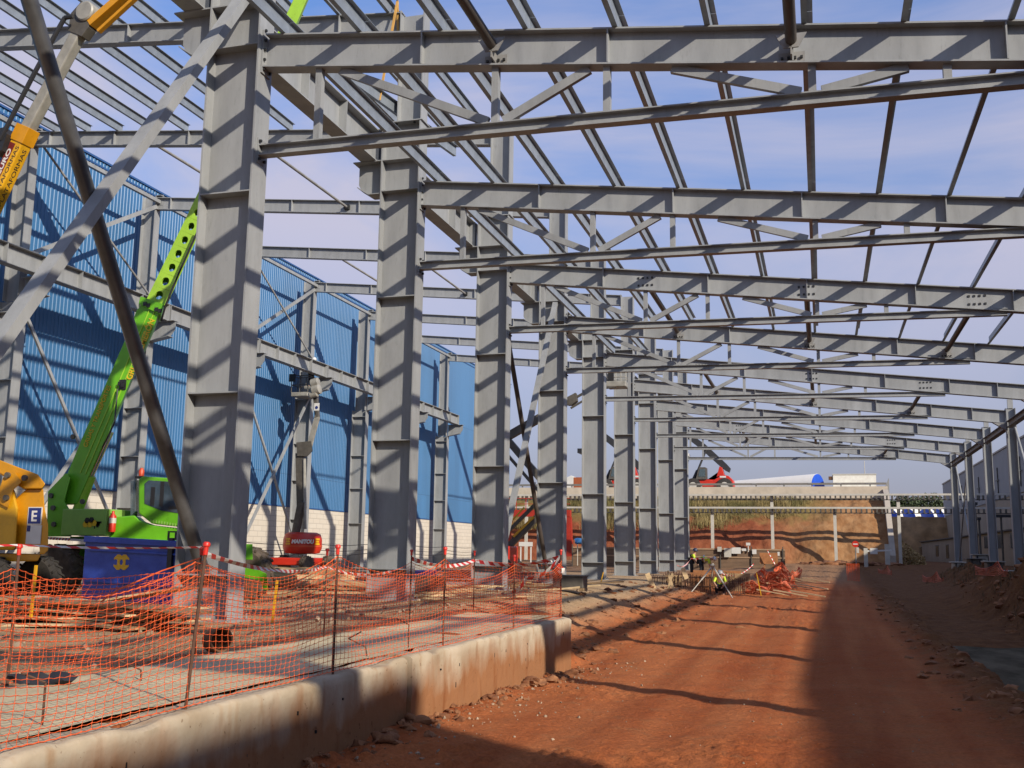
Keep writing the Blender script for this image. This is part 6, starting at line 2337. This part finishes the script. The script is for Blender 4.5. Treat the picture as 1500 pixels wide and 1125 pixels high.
for i, (px, py, Yv) in enumerate(((1300, 830, 76), (1372, 836, 60), (1462, 848, 46))):
    c = at(px, py, Y=Yv)
    z0 = gh(c.x, Yv)
    netting([(c.x - 0.5, Yv + 2.5), (c.x, Yv), (c.x + 0.2, Yv - 1.0)], 0.6, [0.35, 0.6, 0.3], "drooping orange net on the shaded right bank, %s from the far end" % ORDN[i], 40 + i, cw=0.14, chh=0.10, rad=0.009, zb=z0, sagk=0.2, knot=False, m=NETF, group="orange nets on the right bank")

# ------------------------------------------------------------------ far fence, boards and signs
YF = 84.6
ff = thing("site_fence", (-8, YF, 0.2), "long dark brown site fence with white boards, behind the workers", "fence")
x0, x1 = at(838, 815, Y=YF).x, at(1150, 815, Y=YF).x
zt4 = at(1080, 804, Y=YF).z
FENCE = mat("dark_brown_fence", (0.20, 0.125, 0.075), 0.8, 0, 0.3, 1.5, stretch=(0.4, 1, 3))
MB().box((x0, YF, -0.1), (x1, YF + 0.08, zt4 - 0.1)).build("panel", FENCE, ff)
MB().box((x0, YF - 0.06, zt4 - 0.098), (x1, YF + 0.12, zt4 + 0.02)).build("top_rail", mat("brown_rail", (0.42, 0.27, 0.16), 0.8), ff)
MB().box((x0, YF - 0.05, zt4 - 0.72), (x1, YF - 0.002, zt4 - 0.62)).build("middle_rail", mat("brown_rail", (0.42, 0.27, 0.16), 0.8), ff)
x = x0
while x < x1:
    MB().box((x, YF - 0.1, -0.1), (x + 0.08, YF - 0.052, zt4 + 0.2)).build("post", LIFTGREY, ff)
    x += 2.4
bl_ = [(1051, 1057, 801, 808), (1061, 1071, 803, 816), (1071.5, 1085, 802, 811), (1086.5, 1093, 803.5, 807), (1102, 1108, 805, 811.6), (1139, 1142, 808.6, 814), (1093, 1099, 795, 799)]
bn = ["small greyish board left of the tall one", "tall grey white board", "largest white board, right of the tall one", "thin white strip board right of the largest", "small white square board near the orange panel",
      "tiny white board at the fence's right end", "small white board above the fence rail"]
for i, (a_, b_, c_, d_) in enumerate(bl_):
    p, q = at(a_, d_, Y=YF - 0.2), at(b_, c_, Y=YF - 0.2)
    mbo = MB().box((p.x, YF - 0.24, p.z), (q.x, YF - 0.2, q.z)).box(((p.x + q.x) / 2 - 0.03, YF - 0.198, p.z - (0.5 if i == 6 else 0)), ((p.x + q.x) / 2 + 0.03, YF - 0.105, q.z - 0.02))
    tag(mbo.build("notice_board", CREAM if i in (0, 1) else WHITE), bn[i] + " on the dark site fence", "board")
p, q = at(1113, 826, Y=82.5), at(1139, 810, Y=82.5)
tag(MB().box((p.x, 82.5, p.z), (q.x, 82.58, q.z)).box((p.x + 0.3, 82.581, p.z - 0.3), (p.x + 0.4, 82.7, q.z)).box((q.x - 0.4, 82.581, p.z - 0.3), (q.x - 0.3, 82.7, q.z)).build("upright_board", FORM),
    "orange brown upright board near the right end of the site fence", "board")
p, q = at(1124, 806, Y=82), at(1136, 828, Y=82)
tape([q, p], "striped tape slanting up in front of the orange brown panel", sag=0, w=0.07, nsub=8)
bs = thing("blue_sign", (at(850, 815, Y=80).x, 80, 0), "blue round object on two thin poles right of the red portal", "sign")
p = at(849, 793, Y=80)
MB().blob((p.x, 80, p.z), 0.32, 2, 0.35, (1.2, 0.6, 0.8)).build("panel", mat("mid_blue", (0.05, 0.2, 0.5), 0.5), bs, smooth=60)
for px in (846, 854):
    a, c = at(px, 797, Y=80), at(px, 822, Y=80)
    MB().tube((a.x, 80, 0.2), (a.x, 80, a.z), 0.035, n=6).build("pole", CREAM, bs)
p, q = at(760, 800, Y=85), at(780, 794, Y=85)
tag(MB().box((p.x, 85, p.z), (q.x, 85.06, q.z)).box((p.x + 0.1, 85.061, 0.1), (p.x + 0.2, 85.12, q.z)).box((q.x - 0.2, 85.061, 0.1), (q.x - 0.1, 85.12, q.z)).build("notice_board", WHITE), "white board below the red portal beam", "board")

YS = 82.0
p = at(1253, 797, Y=YS)
sg_ = thing("no_entry_sign", (p.x, YS, 0.3), "round red no entry sign with a white bar in the far shade", "sign")
r = 4.4 / FPX * p.length
MB().tube((p.x, YS + 0.05, gh(p.x, YS) - 0.2), (p.x, YS + 0.05, p.z - r), 0.04, n=8).build("pole", STEEL2, sg_)
MB().lathe([(r, 0), (r, 0.03)], (p.x, YS, p.z), (0, 1, 0), 28).build("disc", RED, sg_)
MB().box((p.x - r * 0.7, YS - 0.008, p.z - r * 0.16), (p.x + r * 0.7, YS - 0.002, p.z + r * 0.16)).build("bar", WHITE, sg_)
a, c = at(1254.5, 802, Y=YS), at(1258.5, 810, Y=YS)
MB().box((a.x, YS - 0.01, c.z), (c.x, YS + 0.01, a.z)).build("sub_plate", CREAM, sg_)
YBr = 90.0
a, c = at(1266, 807.5, Y=YBr), at(1306, 806, Y=YBr)
br = thing("barrier_gate", ((a.x + c.x) / 2, YBr, 0.4), "white barrier bar with a small sign across the shaded far exit", "barrier")
MB().extr(rect(0.1, 0.12), (a.x, YBr, a.z), (c.x, YBr, c.z)).build("bar", WHITE, br)
p = at(1280, 807, Y=YBr)
MB().box((p.x - 0.28, YBr - 0.09, p.z - 0.25), (p.x + 0.28, YBr - 0.06, p.z + 0.22)).build("sign_plate", WHITE, br)
p = at(1268, 807, Y=YBr)
MB().box((p.x - 0.15, YBr - 0.12, 0.2), (p.x + 0.15, YBr + 0.12, p.z + 0.22)).build("post", CREAM, br)
tag(MB().box((at(1296, 800, Y=93).x, 93, 0.2), (at(1303, 800, Y=93).x, 93.3, at(1300, 797, Y=93).z)).build("concrete_post", CREAM), "pale post right of the barrier bar", "post")
mb = MB()
for i in range(900):
    x = 5.4 + 1.8 * random.random()
    y = 96 + 3 * random.random()
    z = 0.4 + 2.4 * random.random() ** 1.5 * (1 - (x - 5.2) / 3)
    s_ = 0.10
    a, b_ = V((random.gauss(0, 1), random.gauss(0, 1), random.gauss(0, 1))).normalized() * s_, V((random.gauss(0, 1), random.gauss(0, 1), random.gauss(0, 1))).normalized() * s_
    q = V((x + 1.2, y, z))
    mb.add([q - a, q + b_, q + a, q - b_], [(0, 1, 2, 3)])
tag(mb.build("dry_bush", mat("dry_bush_leaves", (0.46, 0.31, 0.12), 0.85, 0, 0.4, 2)), "dry tan bush at the foot of the wing wall by the barrier", "bush")
# low dark bank line along the far road end
mb = MB()
for i in range(26):
    x = -2.0 + 8 * random.random()
    mb.blob((x, 93 + random.random(), 0.5), 0.25 + 0.3 * random.random(), 2, 0.5, (1.6, 1, 0.5))
tag(mb.build("spoil_heap", CLOD, smooth=60), "low dark heap of earth across the end of the road", "earth heap")

# debris between the right columns
for i, (px, py0, py1, wpx, Yv, m, lab) in enumerate((
        (1405, 823, 833, 16, 66, CREAM, "white wrapped pallet between the two farthest right columns"),
        (1430, 818, 833, 20, 60, LIFTGREY, "dark covered stack between the second and third far right columns"),
        (1458, 822, 838, 22, 52, LIFTGREY, "large dark covered stack at the right edge between columns"),
        (1440, 812, 820, 24, 70, BOOMGREY, "grey low bench stack behind the dark stacks at right"),
        (1490, 836, 844, 16, 46, BOOMGREY, "grey covered stack at the right picture edge"))):
    a, c = at(px - wpx / 2, py1, Y=Yv), at(px + wpx / 2, py0, Y=Yv)
    t = thing("covered_stack", ((a.x + c.x) / 2, Yv, 0), lab, "stack")
    MB().box((a.x, Yv, -0.05), (c.x, Yv + 1.1, c.z - 0.06)).build("load", m, t, bevel=0.06)
    MB().box((a.x - 0.12, Yv - 0.1, c.z - 0.059), (c.x + 0.12, Yv + 1.2, c.z)).build("cover", BOOMGREY if i in (2, 3) else m, t, bevel=0.02)
    MB().box((a.x + 0.1, Yv - 0.02, 0.0), (a.x + 0.2, Yv - 0.001, c.z - 0.1)).box((c.x - 0.2, Yv - 0.02, 0.0), (c.x - 0.1, Yv - 0.001, c.z - 0.1)).build("strap", BLACK, t)
    if i == 0:
        for q in range(5):
            MB().tube((a.x + 0.1 + 0.15 * q, Yv - 0.25, 0.15 + 0.1 * (q % 2)), (a.x + 0.9 + 0.1 * q, Yv - 0.5, 0.3), 0.06, n=8).build("tube", WHITE, t)
for i in range(14):
    x, y = 7.2 + 1.2 * random.random(), 26 + 40 * i / 14 + random.random()
    plank((x, y, gh(x, y) + 0.02), 1.4 + random.random(), 0.25, 0.06, R(70 + random.gauss(0, 14)), 0, CREAM, "pale board lying along the foot of the right row columns", "boards along the right row")

# hanging purlin in yellow slings
a, c = at(500, 100, Y=21.5), at(668, 222, Y=27.5)
hp = tag(MB().extr(Zprof(0.28, 0.09, 0.009), a, c).build("hoisted_purlin", GALV), "pale purlin being hoisted in yellow slings between the first and second middle columns", "purlin")
SL = mat("yellow_sling_webbing", (0.72, 0.40, 0.10), 0.7)
dd = c - a
topc = a + dd * 0.41 + V((0, 0, 3.0))
for i, t in enumerate((0.29, 0.46)):
    p = a + dd * t
    o = MB().extr(rect(0.07, 0.02), p + V((0, 0, -0.12)), topc).build("lifting_sling", SL)
    tag(o, "yellow lifting sling holding the hoisted purlin, %s" % ["upper left one", "lower right one"][i], "sling")
tag(MB().tube(topc, topc + V((0, 0, 3.0)), 0.025, n=6).build("hoist_rope", BLACK), "thin hoist rope above the yellow slings", "rope")

# ------------------------------------------------------------------ people


def person(loc, joints, label, cloth_top, cloth_leg, helmet, facing=0.0, vest=None):
    """joints : dict of local points; one continuous skinned body, clothing as children"""
    t = thing("person", loc, label, "person", None)
    J = {k_: V(v) for k_, v in joints.items()}
    order = ["hip", "waist", "chest", "neck", "head", "crown", "shL", "elL", "haL", "shR", "elR", "haR", "hpL", "knL", "anL", "toL", "hpR", "knR", "anR", "toR"]
    rad = dict(hip=.15, waist=.14, chest=.16, neck=.06, head=.095, crown=.075, shL=.065, elL=.047, haL=.045, shR=.065, elR=.047, haR=.045,
               hpL=.09, knL=.065, anL=.045, toL=.04, hpR=.09, knR=.065, anR=.045, toR=.04)
    edges = [("hip", "waist"), ("waist", "chest"), ("chest", "neck"), ("neck", "head"), ("head", "crown"), ("chest", "shL"), ("shL", "elL"), ("elL", "haL"), ("chest", "shR"), ("shR", "elR"), ("elR", "haR"),
             ("hip", "hpL"), ("hpL", "knL"), ("knL", "anL"), ("anL", "toL"), ("hip", "hpR"), ("hpR", "knR"), ("knR", "anR"), ("anR", "toR")]

    def skin(name, keys, m, grow, root):
        me = bpy.data.meshes.new(name)
        idx = {k_: i for i, k_ in enumerate(keys)}
        es = [(idx[a_], idx[b_]) for a_, b_ in edges if a_ in idx and b_ in idx]
        me.from_pydata([J[k_] for k_ in keys], es, [])
        me.materials.append(m)
        o = bpy.data.objects.new(name, me)
        COL.objects.link(o)
        o.parent = t
        ORG[o.name] = V(loc)
        o.modifiers.new("skin", 'SKIN')
        o.modifiers["skin"].use_smooth_shade = True
        sv = me.skin_vertices[0].data
        for k_, i in idx.items():
            r_ = rad[k_] * grow
            sv[i].radius = (r_, r_)
            sv[i].use_root = (k_ == root)
        s_ = o.modifiers.new("sub", 'SUBSURF')
        s_.levels = s_.render_levels = 2
        return o
    skin("body", order, SKIN, 1.0, "hip")
    skin("jacket", ["hip", "waist", "chest", "shL", "elL", "shR", "elR"], cloth_top, 1.16, "chest")
    skin("trousers", ["hip", "hpL", "knL", "anL", "hpR", "knR", "anR"], cloth_leg, 1.18, "hip")
    hd, cr_ = J["head"], J["crown"]
    axh = (cr_ - hd).normalized()
    o3 = V(loc)
    MB().lathe([(0.165, -0.005), (0.135, 0.0), (0.128, 0.05), (0.09, 0.11), (0.03, 0.135)], o3 + hd + axh * 0.04, axh, 18).build("helmet", helmet, t, smooth=50)
    if vest:
        d_ = (J["chest"] - J["waist"]).normalized()
        MB().lathe([(0.192, 0), (0.192, 0.06)], o3 + J["waist"] + d_ * 0.03, d_, 16).build("reflective_band", vest, t, smooth=50)
    # face and fingers
    f = V((math.sin(facing), -math.cos(facing), 0))
    MB().blob(o3 + hd + f * 0.10, 0.022, 1, 0.0, (1, 1, 1.4)).build("nose", SKIN, t)
    for hk in ("haL", "haR"):
        el = J["elL" if hk == "haL" else "elR"]
        dv = (J[hk] - el).normalized()
        s1 = dv.cross(V((0, 0, 1)))
        s1 = s1.normalized() if s1.length > 0.01 else V((1, 0, 0))
        mb = MB()
        for i, l in enumerate((0.075, 0.09, 0.085, 0.065)):
            b0_ = o3 + J[hk] + s1 * (0.022 * (i - 1.5)) + dv * 0.02
            b1__ = b0_ + dv * l * 0.6
            mb.tube(b0_, b1__, 0.010, 0.009, 6).tube(b1__, b1__ + (dv + V((0, 0, -0.6))).normalized() * l * 0.55, 0.009, 0.007, 6)
        mb.tube(o3 + J[hk] + s1 * 0.035, o3 + J[hk] + s1 * 0.07 + dv * 0.05, 0.011, 0.008, 6)
        mb.build("fingers", SKIN, t)
    return t


def bend(side_, k_=0.0):
    """bending forward towards side_ (+1 right), hands near the ground"""
    s = side_
    return dict(hip=(0, 0, .88), waist=(.16 * s, 0, .95), chest=(.42 * s, 0, .98), neck=(.56 * s, 0, .97), head=(.68 * s, 0, .93 + k_), crown=(.80 * s, 0, .93 + k_),
                shL=(.46 * s, -.19, .93), elL=(.50 * s, -.22, .66), haL=(.56 * s, -.16, .42), shR=(.46 * s, .19, .93), elR=(.50 * s, .22, .66), haR=(.58 * s, .15, .44),
                hpL=(0, -.11, .85), knL=(.05 * s, -.13, .46), anL=(-.03 * s, -.13, .08), toL=(.14 * s, -.14, .04), hpR=(0, .11, .85), knR=(.12 * s, .13, .47), anR=(.08 * s, .13, .08), toR=(.25 * s, .14, .04))


STAND = dict(hip=(0, 0, .93), waist=(0, 0, 1.08), chest=(0, -.02, 1.32), neck=(0, -.03, 1.50), head=(0, -.05, 1.62), crown=(0, -.05, 1.73),
             shL=(-.19, 0, 1.42), elL=(-.25, -.05, 1.14), haL=(-.18, -.25, 1.05), shR=(.19, 0, 1.42), elR=(.25, -.05, 1.14), haR=(.2, -.24, 1.02),
             hpL=(-.1, 0, .88), knL=(-.11, -.02, .48), anL=(-.11, .02, .08), toL=(-.12, -.14, .04), hpR=(.1, 0, .88), knR=(.11, -.02, .48), anR=(.11, .02, .08), toR=(.12, -.14, .04))
CROUCH = dict(hip=(0, .1, .36), waist=(0, .02, .50), chest=(.02, -.12, .72), neck=(.03, -.2, .86), head=(.03, -.24, .97), crown=(.03, -.26, 1.08),
              shL=(-.18, -.12, .80), elL=(-.26, -.3, .58), haL=(-.12, -.44, .40), shR=(.2, -.12, .80), elR=(.28, -.3, .58), haR=(.14, -.44, .40),
              hpL=(-.11, .08, .36), knL=(-.17, -.3, .46), anL=(-.14, -.05, .07), toL=(-.15, -.22, .04), hpR=(.11, .08, .36), knR=(.19, -.28, .44), anR=(.15, -.05, .07), toR=(.16, -.22, .04))

DKHAT = mat("dark_blue_helmet", (0.02, 0.03, 0.07), 0.4)
GREYHAT = mat("grey_helmet", (0.35, 0.35, 0.36), 0.4)
p = at(1026, 842, Y=57)
zg = 0.03
person((p.x, 57, zg), bend(1, 0.02), "worker bending to the right in a yellow vest and white helmet, behind the tripod", HIVIS, NAVY, WHITE, R(90), WHITE)
p = at(1013, 842, Y=57.6)
st2 = dict(bend(0.55))
for k_ in st2:
    st2[k_] = (st2[k_][0] * 0.5, st2[k_][1], st2[k_][2])
st2.update(chest=(.16, -.05, 1.12), neck=(.2, -.06, 1.25), head=(.22, -.08, 1.34), crown=(.24, -.1, 1.44), shL=(.14, -.22, 1.14), shR=(.14, .2, 1.14), waist=(.06, 0, 1.0), elL=(.2, -.26, .88), elR=(.2, .22, .88), haL=(.3, -.2, .7), haR=(.3, .16, .7))
person((p.x, 57.6, zg), st2, "stooping worker with a dark helmet beside the ninth middle column", HIVIS, NAVY, DKHAT, R(60), NAVY)
p = at(1055, 858, Y=48.9)
person((p.x, 48.9, gh(p.x, 48.9) + 0.0), CROUCH, "crouching worker with grey helmet and yellow vest behind the tripod's right leg", HIVIS, NAVY, GREYHAT, 0, NAVY)
p = at(455, 578, Y=54.6)
wk = dict(STAND)
wk.update(chest=(.05, 0, 1.32), neck=(.09, 0, 1.49), head=(.14, 0, 1.60), crown=(.17, 0, 1.71), shL=(.04, -.19, 1.41), shR=(.04, .19, 1.41), elL=(.16, -.26, 1.16), haL=(.34, -.22, 1.10), elR=(.16, .26, 1.16), haR=(.34, .22, 1.10))
hd_ = at(462, 526, Y=55.3)
fz = hd_.z - 1.66
bx1 = min(hd_.x - 0.14, -28.98)
MB().box((bx1 - 0.25, 54.95, b0.z + 0.121), (bx1 + 0.3, 55.6, fz - 0.005)).build("step_platform", BOOMGREY, bk_main)
person((bx1, 55.3, fz), wk, "worker in the red lift's basket, white helmet showing above the crane girder", HIVIS, NAVY, WHITE, R(60), WHITE)

# ------------------------------------------------------------------ light, sky
sun_dir = V((-1.0, 0.70, -0.60)).normalized()      # direction the light travels
sd = bpy.data.lights.new("sun", 'SUN')
sd.energy = 4.6
sd.angle = R(0.55)
sd.color = (1.0, 0.90, 0.76)
so = bpy.data.objects.new("sun", sd)
COL.objects.link(so)
so.rotation_euler = sun_dir.to_track_quat('-Z', 'Y').to_euler()
el = math.asin(-sun_dir.z)
rot = math.atan2(-sun_dir.x, -sun_dir.y)

w = bpy.data.worlds.new("World")
scene.world = w
w.use_nodes = True
nt = w.node_tree
bg = nt.nodes["Background"]
sky = nt.nodes.new("ShaderNodeTexSky")
sky.sky_type = 'NISHITA'
sky.sun_disc = False
sky.sun_elevation = el
sky.sun_rotation = rot
sky.air_density = 1.0
sky.dust_density = 1.0
sky.ozone_density = 2.0
tc = nt.nodes.new("ShaderNodeTexCoord")
mp = nt.nodes.new("ShaderNodeMapping")
mp.inputs["Scale"].default_value = (1.0, 1.0, 2.6)
mp.inputs["Location"].default_value = (0.3, 0.1, 0.2)
nt.links.new(tc.outputs["Generated"], mp.inputs["Vector"])
n1 = nt.nodes.new("ShaderNodeTexNoise")
n1.inputs["Scale"].default_value = 1.5
n1.inputs["Detail"].default_value = 7
n1.inputs["Roughness"].default_value = 0.55
n1.inputs["Distortion"].default_value = 0.6
nt.links.new(mp.outputs["Vector"], n1.inputs["Vector"])
rp = nt.nodes.new("ShaderNodeValToRGB")
rp.color_ramp.elements[0].position = 0.40
rp.color_ramp.elements[1].position = 0.62
nt.links.new(n1.outputs["Fac"], rp.inputs["Fac"])
# cloud cover thickens towards the horizon
sp = nt.nodes.new("ShaderNodeSeparateXYZ")
nt.links.new(tc.outputs["Generated"], sp.inputs[0])
mr = nt.nodes.new("ShaderNodeMapRange")
mr.inputs["From Min"].default_value = 0.50
mr.inputs["From Max"].default_value = 0.05
mr.inputs["To Min"].default_value = 0.0
mr.inputs["To Max"].default_value = 0.92
nt.links.new(sp.outputs["Z"], mr.inputs["Value"])
mxm = nt.nodes.new("ShaderNodeMath")
mxm.operation = 'MULTIPLY'
nt.links.new(rp.outputs["Color"], mxm.inputs[0])
mxm.inputs[1].default_value = 0.85
ad = nt.nodes.new("ShaderNodeMath")
ad.operation = 'MAXIMUM'
nt.links.new(mxm.outputs[0], ad.inputs[0])
nt.links.new(mr.outputs[0], ad.inputs[1])
mix = nt.nodes.new("ShaderNodeMix")
mix.data_type = 'RGBA'
nt.links.new(mr.outputs[0], mix.inputs[0])
tint = nt.nodes.new("ShaderNodeMix")
tint.data_type = 'RGBA'
tint.blend_type = 'MULTIPLY'
tint.inputs[0].default_value = 1.0
nt.links.new(sky.outputs[0], tint.inputs[6])
tint.inputs[7].default_value = (0.98, 1.40, 2.0, 1)
nt.links.new(tint.outputs[2], mix.inputs[6])
mix.inputs[7].default_value = (3.1, 3.0, 3.7, 1)
# wispy clouds over that
mix2 = nt.nodes.new("ShaderNodeMix")
mix2.data_type = 'RGBA'
inv = nt.nodes.new("ShaderNodeMapRange")
inv.inputs["From Min"].default_value = 0.06
inv.inputs["From Max"].default_value = 0.30
inv.inputs["To Min"].default_value = 0.12
inv.inputs["To Max"].default_value = 1.0
nt.links.new(sp.outputs["Z"], inv.inputs["Value"])
cm = nt.nodes.new("ShaderNodeMath")
cm.operation = 'MULTIPLY'
nt.links.new(mxm.outputs[0], cm.inputs[0])
nt.links.new(inv.outputs[0], cm.inputs[1])
nt.links.new(cm.outputs[0], mix2.inputs[0])
nt.links.new(mix.outputs[2], mix2.inputs[6])
mix2.inputs[7].default_value = (5.7, 5.4, 6.5, 1)
nt.links.new(mix2.outputs[2], bg.inputs["Color"])
bg.inputs["Strength"].default_value = 0.082

scene.view_settings.view_transform = 'Standard'
scene.view_settings.look = 'None'
scene.view_settings.exposure = 0.39
scene.view_settings.gamma = 1.0
scene.view_settings.use_curve_mapping = False
scene.cycles.max_bounces = 6
scene.cycles.diffuse_bounces = 2
scene.cycles.glossy_bounces = 3
scene.cycles.transparent_max_bounces = 8
